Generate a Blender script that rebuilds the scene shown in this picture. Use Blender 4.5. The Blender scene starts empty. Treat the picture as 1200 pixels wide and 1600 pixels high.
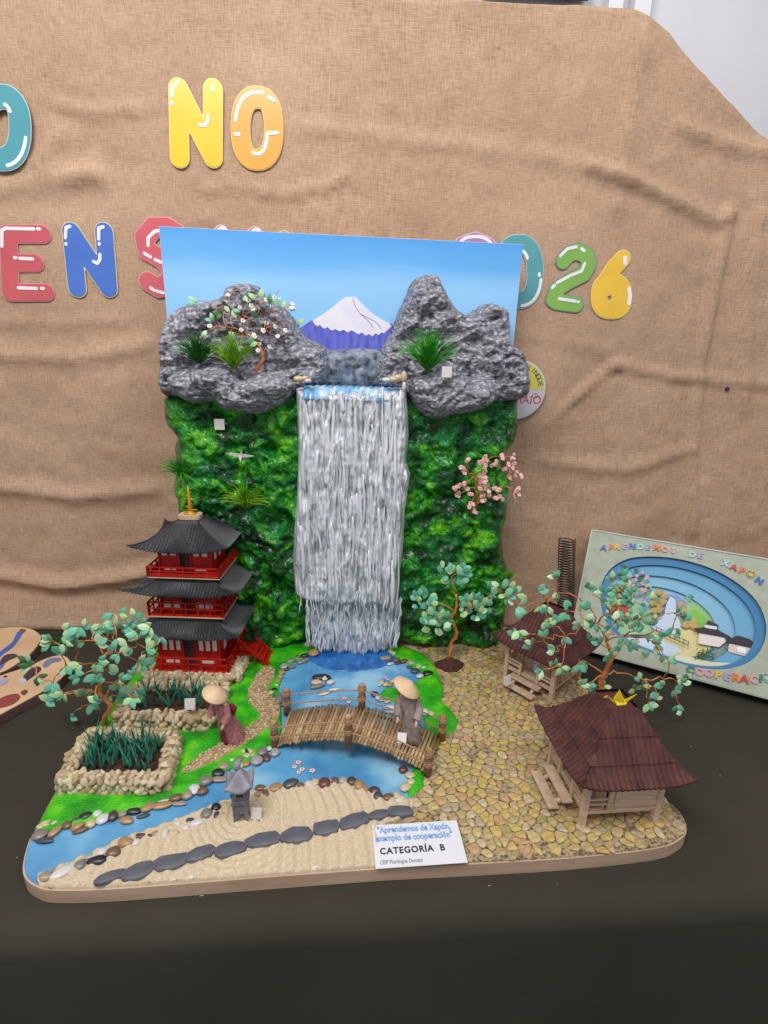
import bpy, bmesh, math, random
import numpy as np
from mathutils import Vector, Matrix, noise as mnoise

# ------------------------------------------------------------------ camera, light, exposure
F_PX, PITCH, YAW, ROLL, CAM_H = 780.0, 16.7, 4.4, 1.8, 0.62
_p, _y, _r = map(math.radians, (PITCH, YAW, ROLL))
FW = np.array([math.sin(_y)*math.cos(_p), math.cos(_y)*math.cos(_p), -math.sin(_p)])
RT0 = np.array([math.cos(_y), -math.sin(_y), 0.0])
UP0 = np.cross(RT0, FW)
RT = RT0*math.cos(_r)+UP0*math.sin(_r)
UP = -RT0*math.sin(_r)+UP0*math.cos(_r)
CAM = np.array([0, 0, CAM_H])
scene = bpy.context.scene
COL = scene.collection
cd = bpy.data.cameras.new('camera'); cam = bpy.data.objects.new('camera', cd); COL.objects.link(cam)
cd.sensor_fit = 'VERTICAL'; cd.sensor_height = 36; cd.sensor_width = 27
cd.lens = F_PX/1600*36; cd.clip_start = .01; cd.clip_end = 50
cam.matrix_world = Matrix(((RT[0], UP[0], -FW[0], CAM[0]), (RT[1], UP[1], -FW[1], CAM[1]), (RT[2], UP[2], -FW[2], CAM[2]), (0, 0, 0, 1)))
scene.camera = cam
world = bpy.data.worlds.new("World"); scene.world = world; world.use_nodes = True
bg = world.node_tree.nodes['Background']; bg.inputs[0].default_value = (.80, .84, .93, 1); bg.inputs[1].default_value = .50

def area(name, loc, target, sx, sy, power, color):
    ld = bpy.data.lights.new(name, 'AREA'); ld.shape = 'RECTANGLE'; ld.size = sx; ld.size_y = sy; ld.energy = power; ld.color = color
    o = bpy.data.objects.new(name, ld); COL.objects.link(o); o.location = loc
    o.rotation_euler = (Vector(target)-Vector(loc)).to_track_quat('-Z', 'Y').to_euler()
    return o
area('ceiling_lamp', (-.55, -.15, 2.0), (-.1, .9, .3), 1.0, .6, 30, (1, .975, .94))
area('ceiling_lamp', (.75, .0, 2.1), (.3, .9, .2), .7, .5, 11, (1, .98, .96))
vs = scene.view_settings
scene.display_settings.display_device = 'sRGB'
vs.view_transform = 'Standard'; vs.look = 'None'; vs.gamma = 1; vs.use_curve_mapping = False; vs.exposure = 0.0

# ------------------------------------------------------------------ pixel -> place helpers
def ray(x, y): return FW+RT*((x-600)/F_PX)+UP*((800-y)/F_PX)
def G(x, y, z=0.0):
    d = ray(x, y); return CAM+d*((z-CAM_H)/d[2])
def V(x, y, Y):
    d = ray(x, y); return CAM+d*(Y/d[1])
rng = random.Random(7)
nr = np.random.RandomState(5)

# ------------------------------------------------------------------ noise
_perm = nr.permutation(256); _perm = np.concatenate([_perm, _perm, _perm]); _val = nr.rand(256)*2-1
def vnoise(x, y, z):
    x = np.asarray(x, float); y = np.asarray(y, float); z = np.asarray(z, float)
    xi = np.floor(x).astype(int); yi = np.floor(y).astype(int); zi = np.floor(z).astype(int)
    fx = x-xi; fy = y-yi; fz = z-zi
    fx = fx*fx*(3-2*fx); fy = fy*fy*(3-2*fy); fz = fz*fz*(3-2*fz)
    def h(a, b, c): return _val[_perm[_perm[_perm[a & 255]+(b & 255)]+(c & 255)]]
    r = 0
    for dx in (0, 1):
        for dy in (0, 1):
            for dz in (0, 1):
                w = (fx if dx else 1-fx)*(fy if dy else 1-fy)*(fz if dz else 1-fz)
                r = r+w*h(xi+dx, yi+dy, zi+dz)
    return r
def fbm(x, y, z, o=4, ridge=False):
    a = 1; s = 0; t = 0
    for i in range(o):
        n = vnoise(x*2**i+17*i, y*2**i+5*i, z*2**i+31*i)
        if ridge: n = 1-2*np.abs(n)
        s = s+a*n; t += a; a *= .5
    return s/t

# ------------------------------------------------------------------ materials
def mat(name, c1, c2=None, scale=40, detail=4, rough=.6, bump=0, bscale=None, palette=None, coat=0, stretch=None,
        spec=.5, c3=None, contrast=(.35, .65), metallic=0, bdetail=4, ntype=None, btype=None, sheen=0, bstretch=None, bdist=.002):
    m = bpy.data.materials.new(name); m.use_nodes = True; nt = m.node_tree; N = nt.nodes; L = nt.links
    b = N['Principled BSDF']
    b.inputs['Roughness'].default_value = rough; b.inputs['Metallic'].default_value = metallic
    b.inputs['Specular IOR Level'].default_value = spec; b.inputs['Coat Weight'].default_value = coat
    b.inputs['Coat Roughness'].default_value = .12
    if sheen: b.inputs['Sheen Weight'].default_value = sheen
    tc = N.new('ShaderNodeTexCoord'); co = tc.outputs['Object']
    def mapped(st):
        if not st: return co
        mp = N.new('ShaderNodeMapping'); mp.inputs['Scale'].default_value = st; L.new(co, mp.inputs[0]); return mp.outputs[0]
    col = None
    if palette:
        oi = N.new('ShaderNodeObjectInfo'); ge = N.new('ShaderNodeNewGeometry')
        ad = N.new('ShaderNodeMath'); ad.operation = 'ADD'; L.new(oi.outputs['Random'], ad.inputs[0]); L.new(ge.outputs['Random Per Island'], ad.inputs[1])
        fr = N.new('ShaderNodeMath'); fr.operation = 'FRACT'; L.new(ad.outputs[0], fr.inputs[0])
        cr = N.new('ShaderNodeValToRGB'); cr.color_ramp.interpolation = 'CONSTANT'; e = cr.color_ramp.elements
        while len(e) < len(palette): e.new(.5)
        for i, c in enumerate(palette): e[i].position = i/len(palette); e[i].color = (*c, 1)
        L.new(fr.outputs[0], cr.inputs[0]); col = cr.outputs[0]
    if c2 is not None:
        nz = N.new('ShaderNodeTexNoise'); nz.inputs['Scale'].default_value = scale; nz.inputs['Detail'].default_value = detail
        if ntype: nz.noise_type = ntype
        L.new(mapped(stretch), nz.inputs['Vector'])
        cr2 = N.new('ShaderNodeValToRGB'); e = cr2.color_ramp.elements
        e[0].position = contrast[0]; e[1].position = contrast[1]
        if palette:
            e[0].color = (*c1, 1); e[1].color = (*c2, 1)
            mx = N.new('ShaderNodeMix'); mx.data_type = 'RGBA'; mx.blend_type = 'MULTIPLY'; mx.inputs[0].default_value = 1
            L.new(nz.outputs[0], cr2.inputs[0]); L.new(col, mx.inputs[6]); L.new(cr2.outputs[0], mx.inputs[7]); col = mx.outputs[2]
        else:
            e[0].color = (*c1, 1); e[1].color = (*c2, 1)
            if c3 is not None:
                q = e.new((contrast[0]+contrast[1])/2); q.color = (*c3, 1)
            L.new(nz.outputs[0], cr2.inputs[0]); col = cr2.outputs[0]
    if col is None: b.inputs['Base Color'].default_value = (*c1, 1)
    else: L.new(col, b.inputs['Base Color'])
    if bump:
        nb = N.new('ShaderNodeTexNoise'); nb.inputs['Scale'].default_value = bscale or scale*3; nb.inputs['Detail'].default_value = bdetail
        if btype: nb.noise_type = btype
        L.new(mapped(bstretch or stretch), nb.inputs['Vector'])
        bp = N.new('ShaderNodeBump'); bp.inputs['Strength'].default_value = bump; bp.inputs['Distance'].default_value = bdist
        L.new(nb.outputs[0], bp.inputs['Height']); L.new(bp.outputs[0], b.inputs['Normal'])
    return m

def rgb(r, g, b):
    f = lambda v: (v/255/12.92) if v/255 <= .04045 else ((v/255+.055)/1.055)**2.4
    return (f(r), f(g), f(b))

M = {}
M['wall'] = mat('wall_paint', (.62, .61, .64), (.66, .65, .68), scale=6, rough=.7, bump=.15, bscale=120)
M['trim'] = mat('trim_paint', (.72, .72, .75), rough=.5)
M['navy'] = mat('navy_panel', (.02, .02, .07), rough=.4)
M['floor'] = mat('floor_tiles', (.25, .22, .19), (.3, .27, .24), scale=8, rough=.4)
M['cloth'] = mat('olive_cloth', (.044, .040, .030), (.054, .049, .038), scale=5, rough=.9, bump=.3, bscale=900, spec=.12, bdist=.001)
M['base'] = mat('base_edge', rgb(186, 154, 128), rgb(202, 172, 146), scale=12, stretch=(1, 1, 6), rough=.55, bump=.1, bscale=60)
M['lawn'] = mat('painted_moss', rgb(24, 130, 8), rgb(110, 214, 12), scale=26, detail=5, c3=rgb(48, 182, 12), rough=.42, bump=1, bscale=330, bdist=.003, coat=.15, contrast=(.3, .7))
M['sand'] = mat('sand', rgb(190, 168, 134), rgb(226, 210, 182), scale=420, detail=5, rough=.85, bump=.6, bscale=900, bdist=.001, contrast=(.25, .75))
M['glue'] = mat('dry_glue', (.8, .78, .72), rough=.25, coat=.4)
M['water'] = mat('blue_resin', rgb(70, 138, 188), rgb(150, 198, 224), scale=9, detail=6, c3=rgb(96, 164, 208), rough=.12, bump=.35, bscale=45, bdist=.001, coat=.5)
M['deep'] = mat('deep_blue_paint', rgb(18, 84, 160), rgb(40, 120, 190), scale=40, rough=.15, coat=.5, bump=.3, bscale=60)
M['pebble'] = None
PEB = dict(white=rgb(214, 210, 208), cream=rgb(206, 188, 150), tan=rgb(172, 134, 92), orange=rgb(190, 136, 70), brown=rgb(118, 88, 66), dbrown=rgb(78, 62, 54),
           red=rgb(112, 66, 58), black=rgb(36, 36, 42), dgrey=rgb(72, 72, 80), grey=rgb(128, 124, 118), lgrey=rgb(166, 162, 160), gb=rgb(158, 142, 122))
for k, c in PEB.items():
    M['peb_'+k] = mat('pebble_'+k, tuple(v*.72 for v in c), tuple(min(1, v*1.15) for v in c), scale=60, detail=5, rough=.28, bump=.15, bscale=120, coat=.25)
M['slate'] = mat('slate', rgb(80, 81, 90), rgb(112, 113, 122), scale=30, detail=6, rough=.6, bump=.6, bscale=60, bdist=.002)
M['gravel'] = mat('gravel_print', rgb(92, 78, 58), rgb(180, 158, 120), scale=260, detail=6, rough=.6, bump=.3, bscale=300, contrast=(.38, .6))
M['paver'] = mat('paving_stone', (.66, .62, .54), (1.04, 1.07, 1.16), scale=110, detail=6, rough=.42, bump=.3, bscale=200, contrast=(.3, .62), palette=[
    rgb(206, 174, 104), rgb(194, 168, 122), rgb(210, 180, 112), rgb(186, 160, 118), rgb(206, 176, 124), rgb(206, 188, 146), rgb(200, 176, 96), rgb(202, 160, 116), rgb(186, 168, 136), rgb(206, 184, 126), rgb(176, 160, 104), rgb(196, 172, 118), rgb(208, 178, 102)])
M['pathstone'] = mat('path_stone', (.7, .68, .64), (1, 1, 1), scale=120, rough=.6, bump=.3, palette=[rgb(214, 190, 150), rgb(196, 168, 130), rgb(222, 204, 168), rgb(188, 150, 110), rgb(206, 182, 144)])
M['pathgap'] = mat('path_mortar', rgb(158, 130, 96), rgb(184, 156, 120), scale=120, rough=.8)
M['wallstone'] = mat('wall_stone', (.72, .68, .6), (1, 1, 1), scale=90, rough=.7, bump=.4, bscale=240, palette=[rgb(226, 208, 176), rgb(208, 188, 152), rgb(232, 218, 190), rgb(196, 172, 134), rgb(218, 198, 164)])
M['mortar'] = mat('stone_mortar', rgb(120, 98, 70), rgb(160, 134, 100), scale=80, rough=.85, bump=.5)
M['soil'] = mat('cork_soil', rgb(56, 30, 22), rgb(88, 50, 38), scale=160, detail=6, rough=.85, bump=1, bscale=300, bdist=.003)
M['leek'] = mat('leek_green', rgb(26, 100, 86), rgb(70, 156, 126), scale=60, rough=.4)
M['red'] = mat('red_wood', rgb(164, 20, 14), rgb(196, 34, 22), scale=60, rough=.4, stretch=(1, 1, 4))
M['white'] = mat('white_card', (.72, .69, .68), rough=.5)
M['dark'] = mat('dark_interior', (.03, .012, .01), rough=.8)
M['door'] = mat('brown_door', rgb(74, 40, 30), rough=.6)
M['roof'] = mat('charcoal_card', rgb(38, 37, 41), rgb(52, 51, 56), scale=30, rough=.42, bump=.1)
M['gold'] = mat('gold_wire', rgb(214, 160, 40), rough=.35, metallic=.35)
M['pale'] = mat('pale_wood', rgb(190, 160, 130), rgb(212, 184, 154), scale=40, stretch=(1, 1, 8), rough=.6)
M['house'] = mat('balsa_wood', rgb(198, 166, 138), rgb(222, 194, 168), scale=60, stretch=(1, 1, 7), rough=.62, bump=.2, bscale=200)
M['houseroof'] = mat('brown_corrugated_card', rgb(68, 32, 29), rgb(92, 48, 42), scale=50, rough=.72, bump=.2, bscale=160)
M['stick'] = mat('bamboo_stick', (.72, .68, .62), (1, 1, 1), scale=120, rough=.5, stretch=(1, 1, 1), palette=[rgb(196, 160, 116), rgb(174, 138, 98), rgb(210, 178, 134), rgb(158, 122, 86), rgb(186, 150, 110)])
M['post'] = mat('branch_bark', rgb(112, 78, 54), rgb(160, 120, 88), scale=90, rough=.75, bump=.6, bscale=160, stretch=(1, 1, 3))
M['rope'] = mat('twine', rgb(150, 116, 84), rgb(192, 158, 122), scale=300, rough=.8, bump=.6, bscale=600)
M['copper'] = mat('copper_wire', rgb(184, 104, 56), rgb(228, 150, 92), scale=120, rough=.35, metallic=.25, bump=.4, bscale=400)
M['leaf_teal'] = mat('teal_paper', (.84, .86, .84), (1, 1, 1), scale=25, rough=.55, palette=[rgb(112, 188, 158), rgb(130, 206, 176), rgb(98, 176, 146), rgb(122, 198, 160)])
M['leaf_light'] = mat('light_green_paper', (.86, .87, .84), (1, 1, 1), scale=25, rough=.55, palette=[rgb(190, 226, 166), rgb(208, 238, 190), rgb(176, 214, 150), rgb(198, 230, 176)])
M['leaf_dark'] = mat('dark_green_paper', rgb(60, 108, 66), rgb(80, 134, 80), scale=25, rough=.55)
M['petal_w'] = mat('white_petal', (.8, .78, .74), rough=.5)
M['petal_p'] = mat('pink_petal', rgb(238, 178, 172), rgb(248, 208, 202), scale=60, rough=.5)
M['rock'] = mat('painted_plaster_rock', rgb(82, 82, 90), rgb(204, 203, 210), scale=120, detail=7, rough=.6, bump=1, bscale=70, bdetail=8, bdist=.008, contrast=(.27, .73), c3=rgb(128, 127, 135), stretch=(1, 1, 1.7), btype='RIDGED_MULTIFRACTAL')
M['rockblue'] = mat('blue_washed_plaster', rgb(62, 66, 76), rgb(150, 158, 172), scale=60, detail=7, rough=.5, bump=1, bscale=60, bdetail=8, bdist=.006, btype='RIDGED_MULTIFRACTAL')
M['fall'] = mat('silicone_water', rgb(132, 138, 136), rgb(230, 232, 238), scale=190, detail=5, stretch=(1, 1, .07), rough=.3, bump=.9, bscale=200, bstretch=(1, 1, .16), bdist=.003, contrast=(.34, .62), coat=.1, c3=rgb(194, 197, 203))
M['strand'] = mat('silicone_strand', rgb(204, 207, 214), rgb(230, 232, 237), scale=80, stretch=(1, 1, .2), rough=.28, coat=.3)
M['skyboard'] = None
M['edge'] = mat('foam_board_edge', (.78, .78, .78), rough=.5)
M['snow'] = mat('lilac_white_paint', rgb(230, 224, 238), rgb(240, 236, 244), scale=20, rough=.5)
M['mount'] = mat('violet_paint', rgb(80, 88, 190), rgb(110, 118, 212), scale=40, stretch=(3, 1, .6), rough=.5)
M['line'] = mat('pencil_line', rgb(110, 112, 140), rough=.6)
M['robe_pink'] = mat('dusty_pink_fabric', rgb(146, 88, 92), rgb(176, 116, 118), scale=200, rough=.85, bump=.3, bscale=500)
M['robe_red'] = mat('burgundy_fabric', rgb(96, 14, 32), rgb(128, 26, 46), scale=60, rough=.8)
M['robe_grey'] = mat('taupe_fabric', rgb(124, 108, 104), rgb(164, 146, 140), scale=90, rough=.85, bump=.3, bscale=400)
M['skin'] = mat('bead_skin', rgb(206, 172, 140), rough=.5)
M['hair'] = mat('dark_hair', rgb(40, 20, 18), rough=.6)
M['hat'] = mat('straw_hat', rgb(214, 178, 138), rgb(228, 196, 158), scale=60, rough=.6)
M['stone'] = mat('grey_clay', rgb(132, 130, 135), rgb(164, 162, 168), scale=40, rough=.75, bump=.3, bscale=160)
M['stone2'] = mat('dark_clay', rgb(104, 101, 106), rgb(132, 128, 133), scale=40, rough=.75, bump=.3, bscale=160)
M['yellowpaper'] = mat('yellow_paper', rgb(232, 204, 20), rgb(246, 222, 50), scale=20, rough=.5)
M['tag'] = mat('tag_card', (.72, .70, .66), rough=.5)
M['paper'] = mat('white_paper', (.76, .76, .80), rough=.5)
M['ink'] = mat('black_ink', (.02, .02, .025), rough=.5)
M['inkblue'] = mat('blue_ink', rgb(50, 134, 206), rough=.5)
M['inkpale'] = mat('pale_blue_ink', rgb(190, 222, 246), rough=.5)
M['inkgrey'] = mat('grey_ink', (.14, .14, .15), rough=.5)
M['grass1'] = mat('plastic_grass', rgb(24, 124, 24), rgb(72, 184, 38), scale=40, rough=.4)
M['grass2'] = mat('lime_grass', rgb(84, 150, 14), rgb(158, 202, 40), scale=40, rough=.4)
M['grass3'] = mat('deep_grass', rgb(12, 84, 24), rgb(40, 126, 30), scale=40, rough=.4)
M['wire'] = mat('black_wire', (.012, .01, .01), rough=.35)
M['sage'] = mat('sage_board', rgb(164, 172, 152), rgb(178, 185, 166), scale=50, rough=.6, bump=.4, bscale=500)
M['sagew'] = mat('pale_board_edge', rgb(186, 188, 184), rgb(202, 203, 198), scale=40, rough=.6)
M['plaincol'] = {}
def pc(r, g, b, rough=.45, coat=0):
    k = (r, g, b, rough, coat)
    if k not in M['plaincol']:
        c = rgb(r, g, b)
        M['plaincol'][k] = mat('paint', tuple(v*.94 for v in c), tuple(min(1, v*1.05) for v in c), scale=14, rough=rough, coat=coat)
    return M['plaincol'][k]

def green_cliff_mat():
    m = bpy.data.materials.new('painted_green_moss'); m.use_nodes = True; nt = m.node_tree; N = nt.nodes; L = nt.links; b = N['Principled BSDF']
    tc = N.new('ShaderNodeTexCoord')
    def nz(s, d, w=0, off=(0, 0, 0)):
        mp = N.new('ShaderNodeMapping'); mp.inputs['Location'].default_value = off; L.new(tc.outputs['Object'], mp.inputs[0])
        n = N.new('ShaderNodeTexNoise'); n.inputs['Scale'].default_value = s; n.inputs['Detail'].default_value = d; n.inputs['Distortion'].default_value = w
        L.new(mp.outputs[0], n.inputs['Vector']); return n.outputs[0]
    def ramp(i, st):
        r = N.new('ShaderNodeValToRGB'); e = r.color_ramp.elements
        while len(e) < len(st): e.new(.5)
        for k, (p, c) in enumerate(st): e[k].position = p; e[k].color = (*c, 1)
        L.new(i, r.inputs[0]); return r.outputs[0]
    a = ramp(nz(20, 6, 1.2), [(.32, rgb(0, 34, 8)), (.44, rgb(4, 92, 16)), (.54, rgb(22, 148, 16)), (.65, rgb(110, 210, 14))])
    t = ramp(nz(28, 6, .6, (3, 1, 2)), [(.36, rgb(0, 50, 26)), (.54, rgb(6, 122, 54)), (.70, rgb(60, 196, 110))])
    f = ramp(nz(11, 3, .3, (5, 7, 1)), [(.50, (0, 0, 0)), (.62, (.85, .85, .85))])
    mx = N.new('ShaderNodeMix'); mx.data_type = 'RGBA'; L.new(f, mx.inputs[0]); L.new(a, mx.inputs[6]); L.new(t, mx.inputs[7])
    fine = ramp(nz(170, 5, .8), [(.34, (.35, .35, .35)), (.62, (1.0, 1.0, 1.0))])
    mm = N.new('ShaderNodeMix'); mm.data_type = 'RGBA'; mm.blend_type = 'MULTIPLY'; mm.inputs[0].default_value = .8
    L.new(mx.outputs[2], mm.inputs[6]); L.new(fine, mm.inputs[7]); L.new(mm.outputs[2], b.inputs['Base Color'])
    b.inputs['Roughness'].default_value = .26; b.inputs['Coat Weight'].default_value = .3; b.inputs['Coat Roughness'].default_value = .06; b.inputs['Specular IOR Level'].default_value = .35
    bp = N.new('ShaderNodeBump'); bp.inputs['Strength'].default_value = 1; bp.inputs['Distance'].default_value = .006
    L.new(nz(150, 8, .9), bp.inputs['Height']); L.new(bp.outputs[0], b.inputs['Normal'])
    return m
M['moss'] = green_cliff_mat()

def burlap_mat():
    m = bpy.data.materials.new('burlap'); m.use_nodes = True; nt = m.node_tree; N = nt.nodes; L = nt.links; b = N['Principled BSDF']
    tc = N.new('ShaderNodeTexCoord')
    def nz(st, s, d):
        mp = N.new('ShaderNodeMapping'); mp.inputs['Scale'].default_value = st; L.new(tc.outputs['Object'], mp.inputs[0])
        n = N.new('ShaderNodeTexNoise'); n.inputs['Scale'].default_value = s; n.inputs['Detail'].default_value = d; L.new(mp.outputs[0], n.inputs['Vector']); return n.outputs[0]
    def mth(op, a, c, val=None):
        q = N.new('ShaderNodeMath'); q.operation = op; L.new(a, q.inputs[0])
        if c is None: q.inputs[1].default_value = val
        else: L.new(c, q.inputs[1])
        return q.outputs[0]
    hz = nz((1, 1, 26), 42, 5); vt = nz((26, 1, 1), 42, 5); bl = nz((1, 1, 1), 5, 3)
    hz2 = nz((1, 1, 30), 55, 3); vt2 = nz((30, 1, 1), 55, 3)
    s = mth('ADD', hz, vt); s2 = mth('ADD', hz2, vt2); s = mth('ADD', s, s2); s = mth('MULTIPLY', s, None, .25)
    r = N.new('ShaderNodeValToRGB'); e = r.color_ramp.elements
    e[0].position = .37; e[0].color = (*rgb(140, 113, 88), 1); e[1].position = .63; e[1].color = (*rgb(222, 192, 166), 1)
    q = e.new(.49); q.color = (*rgb(191, 157, 130), 1)
    L.new(s, r.inputs[0])
    r2 = N.new('ShaderNodeValToRGB'); e = r2.color_ramp.elements; e[0].position = .35; e[0].color = (.88, .87, .86, 1); e[1].position = .65; e[1].color = (1, 1, 1, 1); L.new(bl, r2.inputs[0])
    mx = N.new('ShaderNodeMix'); mx.data_type = 'RGBA'; mx.blend_type = 'MULTIPLY'; mx.inputs[0].default_value = 1; L.new(r.outputs[0], mx.inputs[6]); L.new(r2.outputs[0], mx.inputs[7])
    L.new(mx.outputs[2], b.inputs['Base Color']); b.inputs['Roughness'].default_value = .9; b.inputs['Specular IOR Level'].default_value = .15
    bp = N.new('ShaderNodeBump'); bp.inputs['Strength'].default_value = .7; bp.inputs['Distance'].default_value = .002; L.new(s, bp.inputs['Height']); L.new(bp.outputs[0], b.inputs['Normal'])
    return m
M['burlap'] = burlap_mat()

def gradient_mat(name, z0, z1, stops, noise=.05):
    # a printed vertical colour gradient (painted sky) by object height
    m = bpy.data.materials.new(name); m.use_nodes = True; nt = m.node_tree; N = nt.nodes; L = nt.links; b = N['Principled BSDF']
    tc = N.new('ShaderNodeTexCoord'); sp = N.new('ShaderNodeSeparateXYZ'); L.new(tc.outputs['Object'], sp.inputs[0])
    mr = N.new('ShaderNodeMapRange'); mr.inputs[1].default_value = z0; mr.inputs[2].default_value = z1; L.new(sp.outputs[2], mr.inputs[0])
    mp = N.new('ShaderNodeMapping'); mp.inputs['Scale'].default_value = (1, 1, 7); L.new(tc.outputs['Object'], mp.inputs[0])
    n = N.new('ShaderNodeTexNoise'); n.inputs['Scale'].default_value = 4; n.inputs['Detail'].default_value = 4; L.new(mp.outputs[0], n.inputs['Vector'])
    ad = N.new('ShaderNodeMath'); ad.operation = 'MULTIPLY_ADD'; L.new(n.outputs[0], ad.inputs[0]); ad.inputs[1].default_value = noise*2; L.new(mr.outputs[0], ad.inputs[2])
    sb = N.new('ShaderNodeMath'); sb.operation = 'SUBTRACT'; L.new(ad.outputs[0], sb.inputs[0]); sb.inputs[1].default_value = noise
    r = N.new('ShaderNodeValToRGB'); e = r.color_ramp.elements
    while len(e) < len(stops): e.new(.5)
    for k, (p, c) in enumerate(stops): e[k].position = p; e[k].color = (*c, 1)
    L.new(sb.outputs[0], r.inputs[0]); L.new(r.outputs[0], b.inputs['Base Color']); b.inputs['Roughness'].default_value = .45
    return m

# ------------------------------------------------------------------ object helpers
def thing(name, label, cat, loc=(0, 0, 0), rotz=0, group=None):
    o = bpy.data.objects.new(name, None); COL.objects.link(o); o.location = loc; o.rotation_euler = (0, 0, rotz)
    o.empty_display_size = .02
    o['label'] = label; o['category'] = cat
    if group: o['group'] = group
    return o
def tag(o, label, cat, group=None):
    o['label'] = label; o['category'] = cat
    if group: o['group'] = group
    return o
def mesh(name, v, f, m, smooth=False, mats=None, fm=None):
    me = bpy.data.meshes.new(name); me.from_pydata([tuple(map(float, p)) for p in v], [], [tuple(int(i) for i in q) for q in f])
    for mm in (mats or [m]): me.materials.append(mm)
    if fm is not None: me.polygons.foreach_set('material_index', fm)
    if smooth: me.polygons.foreach_set('use_smooth', [True]*len(me.polygons))
    me.update(); return me
def obj(name, me, parent=None, loc=None, rot=None, scale=None, kind=None):
    o = bpy.data.objects.new(name, me); COL.objects.link(o)
    if parent is not None: o.parent = parent
    if loc is not None: o.location = loc
    if rot is not None: o.rotation_euler = rot
    if scale is not None: o.scale = scale
    if kind: o['kind'] = kind
    return o

class MB:
    def __init__(s): s.v = []; s.f = []
    def add(s, v, f):
        o = len(s.v); s.v += [tuple(p) for p in v]; s.f += [tuple(i+o for i in q) for q in f]; return s
    def box(s, c, d, rz=0, mtx=None):
        x, y, z = (k/2 for k in d); P = [Vector((a*x, b*y, e*z)) for a in (-1, 1) for b in (-1, 1) for e in (-1, 1)]
        R = Matrix.Rotation(rz, 3, 'Z') if mtx is None else mtx
        P = [R @ p+Vector(c) for p in P]
        return s.add(P, [(0, 1, 3, 2), (4, 6, 7, 5), (0, 4, 5, 1), (2, 3, 7, 6), (0, 2, 6, 4), (1, 5, 7, 3)])
    def beam(s, a, b, w, h, up=(0, 0, 1)):
        a = Vector(a); b = Vector(b); d = b-a; L_ = d.length; x = d.normalized(); u = Vector(up)
        y = u.cross(x)
        if y.length < 1e-4: y = Vector((0, 1, 0)).cross(x)
        y.normalize(); z = x.cross(y); R = Matrix((x, y, z)).transposed()
        return s.box((a+b)/2, (L_, w, h), mtx=R)
    def tube(s, pts, r, n=6, caps=True):
        pts = [Vector(p) for p in pts]; k = len(pts)
        rs = r if isinstance(r, (list, tuple)) else [r]*k
        t0 = (pts[1]-pts[0]).normalized(); a = Vector((0, 0, 1)) if abs(t0.z) < .9 else Vector((1, 0, 0))
        u = t0.cross(a).normalized(); vs_ = []; fs = []
        for i, p in enumerate(pts):
            t = (pts[min(i+1, k-1)]-pts[max(i-1, 0)])
            if t.length < 1e-9: t = t0.copy()
            t.normalize(); u = (u-t*u.dot(t)); u.normalize(); w = t.cross(u)
            for j in range(n):
                an = 2*math.pi*j/n; vs_.append(p+(u*math.cos(an)+w*math.sin(an))*rs[i])
        for i in range(k-1):
            for j in range(n):
                j2 = (j+1) % n; fs.append((i*n+j, i*n+j2, (i+1)*n+j2, (i+1)*n+j))
        if caps: fs.append(tuple(range(n))[::-1]); fs.append(tuple((k-1)*n+j for j in range(n)))
        return s.add(vs_, fs)
    def lathe(s, prof, n=24, c=(0, 0, 0), mtx=None, cap=True):
        R = mtx or Matrix.Identity(3); C0 = Vector(c); vs_ = []; fs = []
        for (r, z) in prof:
            for j in range(n):
                a = 2*math.pi*j/n; vs_.append(R @ Vector((r*math.cos(a), r*math.sin(a), z))+C0)
        for i in range(len(prof)-1):
            for j in range(n):
                j2 = (j+1) % n; fs.append((i*n+j, i*n+j2, (i+1)*n+j2, (i+1)*n+j))
        if cap: fs.append(tuple(range(n))[::-1]); fs.append(tuple((len(prof)-1)*n+j for j in range(n)))
        return s.add(vs_, fs)
    def prism(s, poly, z0, z1):
        n = len(poly); vs_ = [(x, y, z0) for x, y in poly]+[(x, y, z1) for x, y in poly]
        return s.add(vs_, [tuple(range(n))[::-1], tuple(range(n, 2*n))]+[(i, (i+1) % n, n+(i+1) % n, n+i) for i in range(n)])
    def build(s, name, m, parent=None, smooth=False, world=False, kind=None):
        v = s.v
        if world and parent is not None:
            l = parent.location; v = [(p[0]-l[0], p[1]-l[1], p[2]-l[2]) for p in v]
        return obj(name, mesh(name, v, s.f, m, smooth), parent, kind=kind)

def ico(sub=2, seed=0, amp=.18, flat=1):
    bm = bmesh.new(); bmesh.ops.create_icosphere(bm, subdivisions=sub, radius=1)
    v = []
    for q in bm.verts:
        n = mnoise.noise(q.co*1.1+Vector((seed*7.3, seed*3.1, 0))); v.append(tuple(q.co*(1+amp*2*n)))
    f = [tuple(x.index for x in fc.verts) for fc in bm.faces]; bm.free(); return v, f

def catmull(pts, k=4, closed=True):
    P = [np.array(p, float) for p in pts]; n = len(P); out = []
    for i in range(n if closed else n-1):
        p0, p1, p2, p3 = (P[(i-1) % n], P[i], P[(i+1) % n], P[(i+2) % n]) if closed else (P[max(i-1, 0)], P[i], P[i+1], P[min(i+2, n-1)])
        for j in range(k):
            t = j/k; out.append(.5*((2*p1)+(-p0+p2)*t+(2*p0-5*p1+4*p2-p3)*t*t+(-p0+3*p1-3*p2+p3)*t**3))
    if not closed: out.append(P[-1])
    return out

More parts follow.
